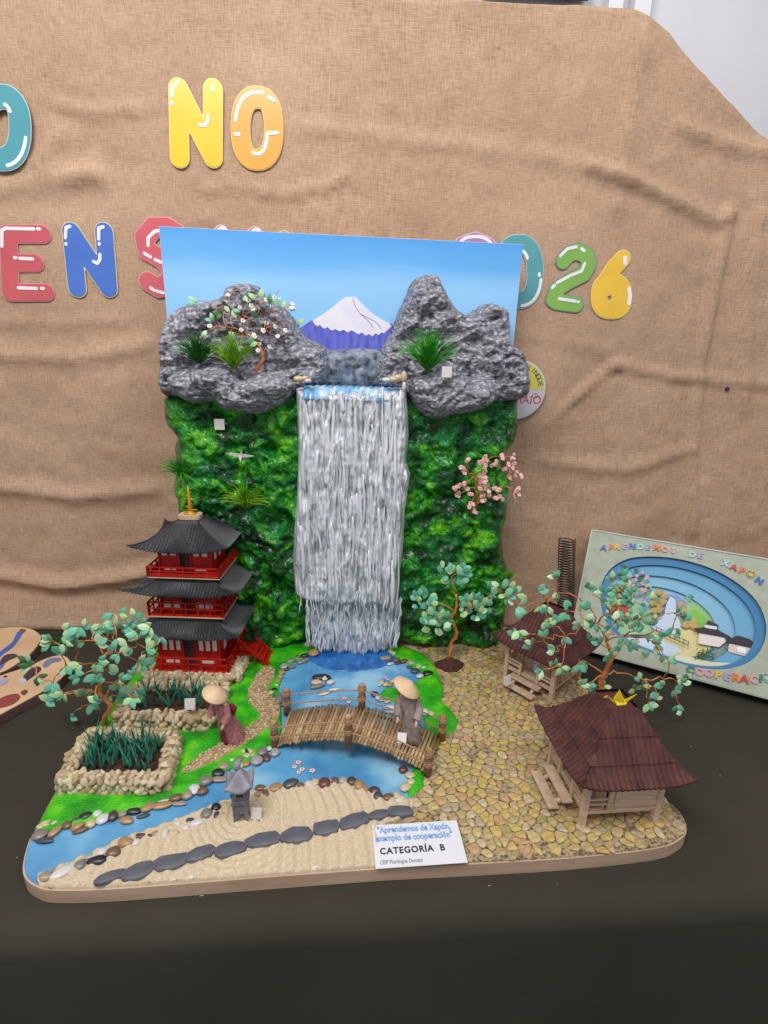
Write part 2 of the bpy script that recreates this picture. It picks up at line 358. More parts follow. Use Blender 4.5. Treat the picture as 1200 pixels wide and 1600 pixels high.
def seg_d(X, Y, a, b):
    ax, ay = a; bx, by = b; dx = bx-ax; dy = by-ay; L2 = dx*dx+dy*dy+1e-15
    t = np.clip(((X-ax)*dx+(Y-ay)*dy)/L2, 0, 1); return np.hypot(X-ax-t*dx, Y-ay-t*dy)
def sdf_poly(poly):
    poly = [(float(p[0]), float(p[1])) for p in poly]
    def fn(X, Y):
        d = np.full(X.shape, 1e9); ins = np.zeros(X.shape, bool); n = len(poly)
        for i in range(n):
            a = poly[i]; b = poly[(i+1) % n]; d = np.minimum(d, seg_d(X, Y, a, b))
            c = ((a[1] > Y) != (b[1] > Y)); xi = (b[0]-a[0])*(Y-a[1])/((b[1]-a[1]) if abs(b[1]-a[1]) > 1e-12 else 1e-12)+a[0]
            ins ^= c & (X < xi)
        return np.where(ins, d, -d)
    xs = [p[0] for p in poly]; ys = [p[1] for p in poly]
    fn.b = (min(xs), max(xs), min(ys), max(ys)); return fn
def sdf_strokes(strokes, w):
    """strokes: list of polylines; union of round-capped strokes of width w"""
    def fn(X, Y):
        d = np.full(X.shape, 1e9)
        for s in strokes:
            for a, b in zip(s[:-1], s[1:]): d = np.minimum(d, seg_d(X, Y, a, b))
        return w/2-d
    xs = [p[0] for s in strokes for p in s]; ys = [p[1] for s in strokes for p in s]
    fn.b = (min(xs)-w/2, max(xs)+w/2, min(ys)-w/2, max(ys)+w/2); return fn

def plate(fn, res, top=None, bottom=0.0, back=False, grow=0.0):
    """fill {fn>-grow} with a grid mesh in (u,v,h); top(U,V,S)->h ; side walls down to bottom"""
    x0, x1, y0, y1 = fn.b; pad = res*1.01+grow
    nx = int(math.ceil((x1-x0+2*pad)/res))+1; ny = int(math.ceil((y1-y0+2*pad)/res))+1
    xs = x0-pad+np.arange(nx)*res; ys = y0-pad+np.arange(ny)*res
    X, Y = np.meshgrid(xs, ys, indexing='ij'); S = fn(X, Y)+grow+1e-9
    verts = []; vid = {}; faces = []
    def gv(i, j):
        k = (i, j)
        if k not in vid: vid[k] = len(verts); verts.append((X[i, j], Y[i, j], S[i, j]))
        return vid[k]
    def ev(a, b):
        k = (a, b) if a < b else (b, a)
        if k not in vid:
            (i, j), (p, q) = k; s0 = S[i, j]; s1 = S[p, q]; t = s0/(s0-s1)
            vid[k] = len(verts); verts.append((X[i, j]+(X[p, q]-X[i, j])*t, Y[i, j]+(Y[p, q]-Y[i, j])*t, 0.0))
        return vid[k]
    I = S > 0; cnt = I[:-1, :-1].astype(int)+I[1:, :-1]+I[1:, 1:]+I[:-1, 1:]
    for i, j in zip(*np.nonzero(cnt)):
        c = [(i, j), (i+1, j), (i+1, j+1), (i, j+1)]
        if cnt[i, j] == 4: faces.append(tuple(gv(*k) for k in c)); continue
        pl = []
        for a, b in zip(c, c[1:]+c[:1]):
            if I[a]: pl.append(gv(*a))
            if I[a] != I[b]: pl.append(ev(a, b))
        if len(pl) >= 3: faces.append(tuple(pl))
    A = np.array(verts); H = top(A[:, 0], A[:, 1], A[:, 2]) if callable(top) else np.full(len(A), top)
    ec = {}
    for fc in faces:
        for a, b in zip(fc, fc[1:]+fc[:1]): ec[(a, b)] = 1
    n = len(A); V3 = [(A[i, 0], A[i, 1], H[i]) for i in range(n)]
    bmap = {}
    def bv(i):
        if i not in bmap: bmap[i] = len(V3); V3.append((A[i, 0], A[i, 1], bottom))
        return bmap[i]
    out = list(faces)
    for (a, b) in ec:
        if (b, a) not in ec: out.append((b, a, bv(a), bv(b)))
    if back:
        for fc in faces: out.append(tuple(bv(i) for i in fc[::-1]))
    return V3, out
def to_wall(v, Y, origin=(0, 0, 0)):       # (u,v,h) -> x=u, z=v, forward (toward -Y) by h from plane Y
    return [(p[0]-origin[0], Y-p[2]-origin[1], p[1]-origin[2]) for p in v]
def flipf(f): return [q[::-1] for q in f]

# ------------------------------------------------------------------ setting
TZ = -.022            # table top height below the model's ground
def quad(name, pts, m, kind='structure'):
    return obj(name, mesh(name, pts, [(0, 1, 2, 3)], m), kind=kind)
quad('floor', [(-4, -4, -.8), (4, -4, -.8), (4, 1.3, -.8), (-4, 1.3, -.8)], M['floor'])
quad('wall', [(-4, 1.26, -.8), (4, 1.26, -.8), (4, 1.26, 2.6), (-4, 1.26, 2.6)], M['wall'])
pp = [V(x, 2, 1.25) for x in (958, 1000)]
for k, p in enumerate(pp):
    o = MB().box((p[0], 1.245, 1.8), (.03 if k == 0 else .035, .022, 1.2)).build('cable_duct', M['trim'])
    tag(o, ('thin white cable duct running up the wall left of its neighbour' if k == 0 else 'wider white cable duct on the wall above the burlap corner'), 'cable duct')
p = V(860, -6, 1.24); o = MB().box((p[0]-.03, 1.235, p[2]+.04), (.22, .02, .08)).build('wall_panel', M['navy']); tag(o, 'dark navy panel on the wall just above the burlap top edge', 'panel')

# burlap sheet
BY = 1.15
bout = [V(-250, -60, BY), V(500, -8, BY), V(750, 2, BY), V(950, 13, BY), V(985, 14, BY), V(1004, 22, BY), V(1040, 50, BY), V(1080, 100, BY), V(1135, 160, BY), V(1195, 222, BY), V(1290, 290, BY), V(1400, 420, BY)]
bpoly = [(-1.25, 1.25)]+[(p[0], p[2]) for p in bout]+[(1.75, .6), (1.75, TZ+.002), (-1.25, TZ+.002)]
creases = [  # px polyline, height(m), width(m)
    ([(90, 165), (150, 178), (210, 175), (265, 163)], .010, .012), ([(0, 215), (60, 260), (95, 215)], .014, .03), ([(0, 295), (60, 285), (150, 275)], .018, .028), ([(320, 300), (360, 290), (440, 305), (520, 290), (545, 272)], .011, .010),
    ([(440, 195), (600, 215), (800, 240), (920, 260), (1130, 340)], .006, .02), ([(920, 260), (1000, 290), (1120, 350), (1140, 330)], .010, .014), ([(1140, 330), (1120, 420), (1095, 560), (1080, 700), (1075, 830)], .012, .016), ([(1180, 340), (1160, 480), (1150, 640)], .008, .02),
    ([(0, 895), (100, 912), (200, 900), (300, 880)], .020, .022), ([(0, 760), (120, 775), (240, 765)], .012, .025), ([(0, 500), (90, 505), (200, 500)], .006, .012), ([(0, 555), (120, 560), (230, 540)], .008, .02),
    ([(850, 665), (900, 620), (960, 570)], .010, .012), ([(960, 570), (1060, 590), (1200, 600)], .009, .014), ([(820, 525), (950, 545), (960, 570)], .006, .02), ([(660, 270), (690, 255)], .006, .008), ([(0, 345), (150, 350), (330, 345)], .005, .01), ([(1060, 200), (1140, 230), (1200, 240)], .012, .02), ([(1000, 60), (980, 200), (960, 330)], .007, .04), ([(850, 720), (980, 735), (1080, 700)], .008, .02)]
cw = [([tuple(V(*q, BY)[[0, 2]]) for q in pl], h, w) for pl, h, w in creases]
def burlap_h(U, W, S):
    h = .007*fbm(U*2.2, W*2.6, U*0+1, 2)+.0022*fbm(U*9, W*14, U*0+4, 3)+.003*fbm(U*30, W*34, U*0+4, 2)
    for pl, a, w in cw:
        d = np.full(U.shape, 9.)
        for p, q in zip(pl[:-1], pl[1:]): d = np.minimum(d, seg_d(U, W, p, q))
        h = h+a*1.15*np.exp(-(d/(w*.62))**1.1)-a*.22*np.exp(-((d-w*1.3)/(w*1.0))**2)
    for (x0, x1, y0, y1) in ((-60, 52, 130, 272), (258, 446, 118, 270), (-20, 190, 345, 475), (205, 300, 340, 470), (700, 995, 360, 510), (760, 862, 560, 655)):   # the cloth lies flat where letters are glued on
        a0 = V((x0+x1)/2, y0, BY); a1 = V((x0+x1)/2, y1, BY); b0 = V(x0, (y0+y1)/2, BY)[0]; b1 = V(x1, (y0+y1)/2, BY)[0]
        dx = np.maximum(np.maximum(b0-U, U-b1), 0); dz = np.maximum(np.maximum(a1[2]-W, W-a0[2]), 0); m_ = np.exp(-((np.hypot(dx, dz))/.035)**2)
        h = h*(1-m_)+(.004+.25*h)*m_
    h = h+.03*np.exp(-np.maximum(W-TZ, 0)/.05)
    h = h+np.where(U > .82, (U-.82)*.22, 0)
    return h+.002
v, f = plate(sdf_poly(bpoly), .011, burlap_h, bottom=-.002)
o = obj('burlap_sheet', mesh('burlap_sheet', to_wall(v, BY), flipf(f), M['burlap'], True)); tag(o, 'large wrinkled brown burlap cloth hanging on the wall behind everything', 'burlap')
def burlap_front(x, z): return float(burlap_h(np.array([x]), np.array([z]), None)[0])

# table cloth
prof = [(1.16, TZ)]+[(y, TZ) for y in np.linspace(1.05, .50, 12)]+[(.456+.03*math.sin(a)-.0, TZ-.03+.03*math.cos(a)) for a in np.linspace(.6, 0, 2)][:0]
prof += [(.462-.034*math.sin(a), TZ-.034+.034*math.cos(a)) for a in np.linspace(0, math.pi/2, 9)]+[(.428, z) for z in np.linspace(-.1, -.78, 14)]
xs = np.linspace(-1.5, 1.6, 90); v = []; f = []
for i, x in enumerate(xs):
    for j, (y, z) in enumerate(prof):
        dz = max(0, (TZ-.03)-z); fold = .02*min(1, dz/.3)*math.sin(x*9+1.3*math.sin(x*3))*(.6+.4*math.sin(x*2.3))
        v.append((x, y-fold-.01*dz, z+(float(.0022*vnoise(x*5, y*6, 3.3)+.0008*vnoise(x*14, y*9, 1.3)) if dz == 0 and y < 1.1 else 0)))
n = len(prof)
for i in range(len(xs)-1):
    for j in range(n-1): f.append((i*n+j, i*n+j+1, (i+1)*n+j+1, (i+1)*n+j))
root = thing('display_table', 'long table under a dark olive cloth that carries the model', 'table', (0, .8, -.8))
obj('tablecloth', mesh('tablecloth', [(p[0], p[1]-.8, p[2]+.8) for p in v], f, M['cloth'], True), root)
MB().box((0, 0, .745), (2.9, .58, .03)).build('tabletop', M['base'], root)
lt = MB()
for k in range(120):
    x = rng.uniform(-.7, .9); y = rng.choice((rng.uniform(.40, .47), rng.uniform(.5, 1.0))); z = .0015+.8+TZ if y > .462 else rng.uniform(.45, .74)
    if y < .462: y = .4195-.02*abs(math.sin(x*9))*.0; a = rng.uniform(0, 3); 
    a = rng.uniform(0, 3.1); l = rng.uniform(.0012, .005)
    if y > .462: lt.tube([(x, y-.8, z), (x+l*math.cos(a)*.5+.0006, y-.8+l*math.sin(a)*.5, z+.0004), (x+l*math.cos(a), y-.8+l*math.sin(a), z)], .00016, 3)
lt.build('lint', M['glue'], root, kind='stuff')
for sx in (-1.3, 1.3):
    for sy in (-.24, .24): MB().box((sx, sy, .365), (.05, .05, .73)).build('leg', M['trim'], root)

# ------------------------------------------------------------------ base board and ground sheets
bp_px = [(53, 1300), (45, 1313), (36, 1347), (38, 1370), (57, 1385), (87, 1391), (187, 1388), (420, 1370), (600, 1357), (732, 1350), (885, 1341), (1023, 1326), (1063, 1311), (1073, 1295), (1062, 1268), (1023, 1232)]
bp = [tuple(G(*q)[:2]) for q in bp_px]+[(.484, .70), (.484, .80), (.486, .95), (.484, 1.03), (.46, 1.07), (.3, 1.085), (-.3, 1.085), (-.40, 1.07), (-.425, 1.03), (-.427, .9), (-.43, .75), (-.425, .62)]
bps = catmull(bp, 3)
root = thing('model_base', 'flat board with a brown edge and rounded corners that carries the miniature garden', 'board', (0, .75, TZ))
w_ = [(p[0], p[1]-.75) for p in bps]
MB().prism([tuple(p) for p in w_], .0008, .021).build('board', M['base'], root)
BASE = [tuple(p) for p in bps]
def inset(poly, d):
    c = np.mean(np.array(poly), 0); out = []
    n = len(poly)
    for i in range(n):
        a = np.array(poly[i-1]); b = np.array(poly[(i+1) % n]); t = b-a; t /= np.linalg.norm(t)+1e-9
        nrm = np.array([-t[1], t[0]]); out.append(tuple(np.array(poly[i])+nrm*d))
    return out
_area = sum(BASE[i-1][0]*BASE[i][1]-BASE[i][0]*BASE[i-1][1] for i in range(len(BASE)))
BIN = inset(BASE, .002 if _area > 0 else -.002)
base_sdf = sdf_poly(BIN)
def inter(a, b):
    fn = lambda X, Y: np.minimum(a(X, Y), b(X, Y)); fn.b = (max(a.b[0], b.b[0]), min(a.b[1], b.b[1]), max(a.b[2], b.b[2]), min(a.b[3], b.b[3])); return fn
def gp(px, k=3, z=0): return [tuple(G(*q, z)[:2]) for q in (catmull(px, k) if k > 1 else px)]
def ground_sheet(name, px, z, m, hf=None, res=.004, k=3, kind='structure', clip=True):
    s = sdf_poly(gp(px, k))
    if clip: s = inter(s, base_sdf)
    v, f = plate(s, res, (lambda U, W, S: z+hf(U, W, S)) if hf else z, bottom=-.0012)
    return obj(name, mesh(name, v, f, m, True), kind=kind)
# pond and stream: one sheet of resin over the whole left and middle, banks lie over it
wpx = [(20, 1290), (90, 1285), (300, 1215), (430, 1150), (430, 1060), (480, 1010), (600, 1005), (690, 1040), (690, 1120), (670, 1260), (590, 1262), (430, 1250), (300, 1295), (160, 1350), (60, 1410), (10, 1410)]
ground_sheet('pond', wpx, .0012, M['water'], lambda U, W, S: .0004*fbm(U*30, W*30, U*0, 2), res=.006)
ground_sheet('deep_water', [(478, 1022), (540, 1012), (612, 1020), (606, 1040), (560, 1050), (510, 1046)], .0028, M['deep'], lambda U, W, S: .0006*fbm(U*90, W*90, U*0, 3), clip=False)
def lawn_h(U, W, S): return .004*np.clip(S/.006, 0, 1)**.5+.0022*fbm(U*60, W*60, U*0+2, 3)+.0012*fbm(U*240, W*240, U*0+3, 2)
ground_sheet('lawn', [(30, 1300), (75, 1302), (130, 1293), (187, 1275), (253, 1257), (303, 1238), (353, 1208), (400, 1185), (440, 1165), (440, 1110), (436, 1078), (446, 1046), (472, 1028), (494, 1016), (500, 985), (230, 960), (140, 1100), (60, 1240)], .002, M['lawn'], lawn_h, k=1)
ground_sheet('lawn', [(600, 1004), (640, 1014), (667, 1027), (685, 1053), (693, 1077), (691, 1099), (705, 1112), (717, 1128), (712, 1144), (690, 1157), (678, 1181), (664, 1208), (662, 1232), (640, 1250), (634, 1232), (640, 1212), (650, 1195), (668, 1160), (660, 1117), (645, 1108), (610, 1098), (592, 1088), (600, 1078), (627, 1074), (648, 1068), (664, 1058), (650, 1046), (628, 1034), (606, 1022)], .002, M['lawn'], lawn_h, k=1)
lx, ly = G(378, 1278)[:2]
def sand_h(U, W, S):
    d = np.hypot(U-lx, (W-ly)); r1 = np.sin(d/.0048*2*math.pi*.5)
    w1 = np.exp(-(d/.085)**4)
    r2 = np.sin((U*1.0+W*.35+.012*np.sin(W*30))/.0085*2*math.pi*.5)
    r3 = np.sin((U-.25*W+.02*np.sin(W*22+1))/.0095*2*math.pi*.5)
    return (.0019+.0008*fbm(U*25, W*25, U*0+5, 2))*(w1*r1*.9+(1-w1)*(r2*(W > .53)+r3*(W <= .53)))+.0007*fbm(U*60, W*60, U*0, 2)
ground_sheet('sand_bed', [(60, 1372), (120, 1346), (153, 1332), (187, 1315), (237, 1298), (297, 1276), (330, 1262), (400, 1238), (440, 1228), (488, 1225), (549, 1222), (581, 1241), (613, 1247), (645, 1252), (644, 1275), (600, 1290), (588, 1300), (592, 1400), (60, 1420)], .0052, M['sand'], sand_h, res=.0020, k=1)
pav_px = [(585, 1400), (588, 1290), (640, 1275), (645, 1250), (664, 1210), (690, 1157), (713, 1130), (690, 1100), (692, 1077), (684, 1052), (668, 1030), (650, 1012), (770, 1000), (930, 1000), (1100, 1230), (1100, 1400)]
ground_sheet('gravel_ground', pav_px, .0022, M['gravel'], lambda U, W, S: .0006*fbm(U*150, W*150, U*0, 2), res=.005, k=1)
# glue strip along the front edge of the sand
ga = [G(120+i*9.4, 1389.5-i*.62, .004)[:2] for i in range(50)]; gb_ = [G(120+i*9.4, 1389.5-i*.62-rng.choice((2, 3, 4, 6, 9, 3)), .004)[:2] for i in range(50)]
v, f = plate(inter(sdf_poly([tuple(p) for p in ga]+[tuple(p) for p in gb_[::-1]]), base_sdf), .0025, lambda U, W, S: .0062+.0012*fbm(U*120, W*120, U*0, 2), bottom=.002)
g_ = obj('glue_film', mesh('glue_film', v, f, M['glue'], True), kind='stuff'); g_['label'] = 'shiny dried glue along the front rim of the sand'; g_['category'] = 'glue'

# ------------------------------------------------------------------ voronoi stones
def clip_cell(c, nb, R):
    P_ = [(c[0]+R*math.cos(a), c[1]+R*math.sin(a)) for a in np.linspace(0, 2*math.pi, 13)[:-1]]
    for q in nb:
        mx, my = (c[0]+q[0])/2, (c[1]+q[1])/2; nx, ny = q[0]-c[0], q[1]-c[1]; o_ = []
        for a, b in zip(P_, P_[1:]+P_[:1]):
            da = (a[0]-mx)*nx+(a[1]-my)*ny; db = (b[0]-mx)*nx+(b[1]-my)*ny
            if da <= 0: o_.append(a)
            if (da < 0) != (db < 0) and abs(da-db) > 1e-15:
                t = da/(da-db); o_.append((a[0]+(b[0]-a[0])*t, a[1]+(b[1]-a[1])*t))
        P_ = o_
        if len(P_) < 3: return None
    return P_
def vor_stones(sdf, sp, seed, jit=.38, gap=.0015, edge=.004, drop=0.0, h=(.001, .002), z=0.0, chaik=1, skip=None, minr=.25):
    r = random.Random(seed); x0, x1, y0, y1 = sdf.b; pts = []
    ny = int((y1-y0)/sp)+2; nx = int((x1-x0)/sp)+2
    for j in range(-1, ny+1):
        for i in range(-1, nx+1):
            pts.append((x0+(i+.5*(j % 2)+r.uniform(-jit, jit))*sp, y0+(j*.92+r.uniform(-jit, jit))*sp))
    A = np.array(pts); S = sdf(A[:, 0], A[:, 1]); out = []
    for k, p in enumerate(pts):
        if S[k] < edge or r.random() < drop: continue
        if skip and skip(p): continue
        d = np.hypot(A[:, 0]-p[0], A[:, 1]-p[1]); idx = np.argsort(d)[1:16]
        c = clip_cell(p, [pts[i] for i in idx], sp*.95)
        if not c: continue
        cx = sum(q[0] for q in c)/len(c); cy = sum(q[1] for q in c)/len(c)
        mr = sum(math.hypot(q[0]-cx, q[1]-cy) for q in c)/len(c)
        if mr < sp*minr: continue
        s = max(.3, 1-gap/mr*1.3)*r.uniform(.86, 1.0); c = [(cx+(q[0]-cx)*s, cy+(q[1]-cy)*s) for q in c]
        c = [q for i, q in enumerate(c) if math.hypot(q[0]-c[i-1][0], q[1]-c[i-1][1]) > mr*.15]
        if len(c) < 3: continue
        for _ in range(chaik):
            c = [((1-t)*a[0]+t*b[0], (1-t)*a[1]+t*b[1]) for a, b in zip(c, c[1:]+c[:1]) for t in (.22, .78)]
        out.append(((cx, cy), c, r.uniform(*h)))
    return out
def stone_mesh(c, cen, h, z):
    n = len(c); lo = [(x-cen[0], y-cen[1], 0) for x, y in c]; hi = [((x-cen[0])*.93, (y-cen[1])*.93, h) for x, y in c]
    mid = [((x-cen[0])*.985, (y-cen[1])*.985, h*.72) for x, y in c]
    v = lo+mid+hi; f = [tuple(range(2*n, 3*n))]
    for i in range(n):
        j = (i+1) % n; f += [(i, j, n+j, n+i), (n+i, n+j, 2*n+j, 2*n+i)]
    return v, f
pave_sdf = inter(sdf_poly(gp(pav_px, 1)), base_sdf)
def in_card(p): return .036 < p[0] < .165 and p[1] < .545
st = vor_stones(pave_sdf, .0146, 3, gap=.0005, edge=.003, drop=.03, h=(.0004, .0011), jit=.47, skip=in_card)
st.sort(key=lambda q: q[0][1])
root = thing('stone_paving', 'irregular golden flagstones laid as a courtyard around the two wooden huts', 'paving', (0, .7, 0))
rest = MB()
for k, (cen, c, h) in enumerate(st):
    v, f = stone_mesh(c, cen, h, 0)
    if k < 300: obj('flagstone', mesh('flagstone', v, f, M['paver']), root, (cen[0], cen[1]-.7, .0026))
    else: rest.add([(p[0]+cen[0], p[1]+cen[1]-.7, p[2]+.0026) for p in v], f)
rest.build('flagstones', M['paver'], root, kind='stuff')
# garden path
path_px = [(416, 1045), (430, 1052), (424, 1070), (418, 1086), (437, 1106), (434, 1128), (416, 1144), (382, 1168), (345, 1190), (318, 1202), (290, 1213), (284, 1210), (315, 1184), (360, 1158), (403, 1130), (405, 1118), (388, 1100), (389, 1083), (400, 1060)]
root = thing('garden_path', 'narrow winding path of small beige stones crossing the lawn to the bridge', 'path', (-.18, .75, 0))
s = sdf_poly(gp(path_px, 2)); v, f = plate(s, .004, lambda U, W, S: .0075+.0006*fbm(U*90, W*90, U*0, 2), bottom=.001)
obj('path_bed', mesh('path_bed', [(p[0]+.18, p[1]-.75, p[2]) for p in v], f, M['pathgap'], True), root)
sm = MB()
for cen, c, h in vor_stones(s, .0062, 9, gap=.0007, edge=.001, h=(.0012, .0026)):
    v, f = stone_mesh(c, cen, h, 0); sm.add([(p[0]+cen[0]+.18, p[1]+cen[1]-.75, p[2]+.0076) for p in v], f)
sm.build('path_stones', M['pathstone'], root, kind='stuff')

# ------------------------------------------------------------------ pebbles
PM = {}
def pebble_mesh(kind, var):
    if (kind, var) not in PM:
        v, f = ico(2, var+1, .10); PM[(kind, var)] = mesh('pebble', v, f, M['peb_'+kind], True)
    return PM[(kind, var)]
def pebbles(name, label, lst, sc, off, cat='stones', z=.003):
    g0 = G(off[0]+lst[0][0]/sc, off[1]+lst[0][1]/sc); root = thing(name, label, cat, (g0[0], g0[1], 0))
    for q in lst:
        x = off[0]+q[0]/sc; y = off[1]+q[1]/sc; col, w, h = q[2], q[3]/sc, q[4]/sc; ang = q[5] if len(q) > 5 else rng.uniform(-10, 20)
        g = G(x, y+h*.2); s_ = np.linalg.norm(G(x+1, y)-G(x, y))
        a = w/2*s_; b = h/2*s_*1.12; c = min(a, b)*.62
        obj('pebble', pebble_mesh(col, rng.randrange(4)), root, (g[0]-g0[0], g[1]-g0[1], z+c*.45), (rng.uniform(-.1, .1), rng.uniform(-.1, .1), math.radians(ang*1.4)), (a*1.05, b*1.05, c))
    return root
o8 = (20, 1180); ob = (340, 1160); oc = (400, 1000); o2 = (180, 1020)
pebbles('pebble_border', 'row of mixed river pebbles along the lawn side of the stream, left of the lantern', [
    (160, 325, 'cream', 55, 30), (195, 322, 'cream', 45, 25), (132, 340, 'cream', 40, 30), (130, 378, 'grey', 72, 45), (200, 362, 'tan', 68, 38, 40), (150, 405, 'dgrey', 90, 26), (255, 332, 'brown', 52, 36), (292, 310, 'dgrey', 40, 25), (305, 338, 'tan', 60, 36), (318, 358, 'brown', 70, 26), (342, 290, 'black', 62, 40), (397, 280, 'white', 42, 34), (425, 303, 'white', 60, 45, 30), (470, 288, 'dbrown', 48, 46),
    (368, 325, 'cream', 46, 40), (515, 280, 'gb', 42, 36), (568, 267, 'black', 64, 34), (535, 310, 'tan', 66, 32), (612, 290, 'dgrey', 60, 20), (635, 248, 'tan', 66, 38, 22), (702, 240, 'tan', 92, 34), (708, 220, 'white', 52, 14), (765, 204, 'brown', 62, 36), (820, 190, 'gb', 50, 42), (780, 232, 'gb', 70, 22), (852, 163, 'white', 50, 50), (890, 172, 'brown', 54, 42), (905, 122, 'grey', 72, 54), (962, 87, 'black', 62, 38), (972, 118, 'gb', 84, 30), (990, 55, 'gb', 52, 38)], 3, o8)
pebbles('pebble_border', 'row of mixed pebbles between the stream and the sand, left of the lantern', [
    (150, 575, 'gb', 66, 44), (200, 548, 'tan', 40, 24), (232, 553, 'white', 104, 46, 28), (318, 515, 'grey', 50, 52), (362, 480, 'lgrey', 60, 24), (395, 497, 'black', 90, 48), (420, 457, 'white', 52, 34), (472, 458, 'brown', 66, 54), (528, 412, 'tan', 78, 48), (605, 385, 'dbrown', 98, 26), (580, 413, 'white', 36, 30), (672, 372, 'gb', 52, 26), (713, 368, 'white', 30, 48), (755, 368, 'cream', 52, 30),
    (740, 345, 'cream', 36, 30), (775, 325, 'white', 30, 28), (812, 345, 'white', 36, 28), (862, 322, 'white', 68, 36), (833, 312, 'dgrey', 42, 26), (910, 278, 'grey', 56, 50), (952, 248, 'black', 46, 42), (958, 285, 'dgrey', 36, 30), (1000, 245, 'cream', 46, 60)], 3, o8)
pebbles('pebble_border', 'row of brown and grey pebbles between the stream and the sand, right of the lantern', [
    (200, 218, 'brown', 52, 34), (190, 247, 'gb', 36, 30), (226, 238, 'brown', 36, 42), (272, 215, 'tan', 66, 40), (342, 197, 'dgrey', 76, 50), (390, 207, 'brown', 36, 30), (425, 198, 'white', 30, 30), (457, 192, 'cream', 40, 36), (458, 216, 'white', 26, 20), (500, 192, 'red', 56, 54), (549, 187, 'brown', 40, 36), (588, 182, 'lgrey', 44, 38), (628, 186, 'dbrown', 46, 38), (662, 202, 'tan', 50, 46), (692, 222, 'tan', 32, 36), (735, 228, 'dbrown', 52, 36), (752, 255, 'dgrey', 46, 36), (800, 260, 'brown', 52, 36), (840, 252, 'cream', 36, 32), (852, 275, 'white', 40, 26), (880, 279, 'cream', 36, 30), (880, 215, 'cream', 56, 36), (903, 160, 'cream', 50, 32), (905, 190, 'cream', 42, 30), (868, 130, 'red', 42, 36)], 3, ob)
pebbles('pebble_heap', 'heap of grey and cream pebbles at the left foot of the bridge', [
    (895, 690, 'cream', 46, 40), (935, 690, 'cream', 50, 36), (915, 720, 'cream', 56, 36), (955, 715, 'cream', 30, 30), (1022, 692, 'grey', 78, 60), (1072, 672, 'white', 44, 36), (1112, 697, 'lgrey', 64, 60), (1052, 732, 'red', 54, 58), (985, 752, 'lgrey', 84, 76), (910, 775, 'orange', 52, 50), (873, 792, 'white', 32, 40), (860, 747, 'grey', 62, 50), (805, 757, 'white', 52, 36), (757, 792, 'gb', 64, 50)], 4.444, o2)
pebbles('pebble_border', 'curved row of small dark and tan pebbles round the left side of the pond', [
    (312, 28, 'lgrey', 60, 48), (338, 80, 'tan', 62, 52), (283, 95, 'black', 46, 30), (245, 102, 'brown', 36, 30), (205, 125, 'grey', 60, 36), (275, 128, 'grey', 80, 34), (163, 158, 'lgrey', 46, 44), (210, 160, 'grey', 50, 26), (150, 195, 'tan', 42, 34), (143, 218, 'gb', 42, 28), (130, 242, 'tan', 42, 30), (180, 178, 'dgrey', 30, 18), (108, 298, 'black', 36, 32), (88, 314, 'cream', 34, 30), (130, 345, 'grey', 54, 84), (100, 347, 'brown', 30, 24), (150, 385, 'dgrey', 50, 24), (120, 270, 'cream', 26, 20)], 3.75, oc)
pebbles('pebble_border', 'row of pale and dark pebbles along the right pond bank near the soil mound', [
    (770, 110, 'tan', 46, 30), (803, 80, 'cream', 28, 36), (787, 72, 'cream', 22, 26), (745, 112, 'gb', 36, 30), (822, 120, 'brown', 42, 32), (868, 128, 'red', 46, 30), (910, 138, 'lgrey', 46, 26), (952, 155, 'cream', 30, 40), (978, 168, 'white', 44, 20), (785, 146, 'white', 42, 16), (835, 140, 'dbrown', 50, 18), (1006, 200, 'black', 64, 44), (960, 216, 'white', 46, 28), (930, 186, 'dgrey', 54, 34), (900, 165, 'dgrey', 40, 20)], 3.75, oc)
pebbles('pebble_heap', 'small heap of cream and orange pebbles on the grass spit in the pond', [
    (735, 255, 'cream', 30, 28), (722, 270, 'white', 22, 20), (758, 266, 'cream', 32, 28), (783, 266, 'orange', 32, 30), (802, 247, 'cream', 34, 26), (744, 242, 'gb', 22, 20), (695, 322, 'dgrey', 46, 38), (712, 342, 'white', 28, 32), (735, 358, 'tan', 56, 18), (770, 368, 'cream', 40, 16), (790, 401, 'white', 92, 28), (800, 425, 'lgrey', 100, 26), (845, 405, 'gb', 30, 16)], 3.75, oc)
pebbles('pebble_heap', 'white and cream pebbles on the grass behind the right end of the bridge', [
    (985, 425, 'white', 50, 46), (1026, 436, 'cream', 36, 34), (955, 442, 'cream', 22, 22), (1010, 455, 'dbrown', 40, 20)], 3.75, oc)
pebbles('pebble_island', 'little island of white pebbles on a black stone in the middle of the pond', [
    (385, 222, 'black', 112, 40), (358, 275, 'grey', 92, 34), (355, 252, 'cream', 66, 36), (436, 252, 'white', 48, 36), (403, 228, 'white', 40, 38), (385, 258, 'lgrey', 40, 26)], 3.75, oc)

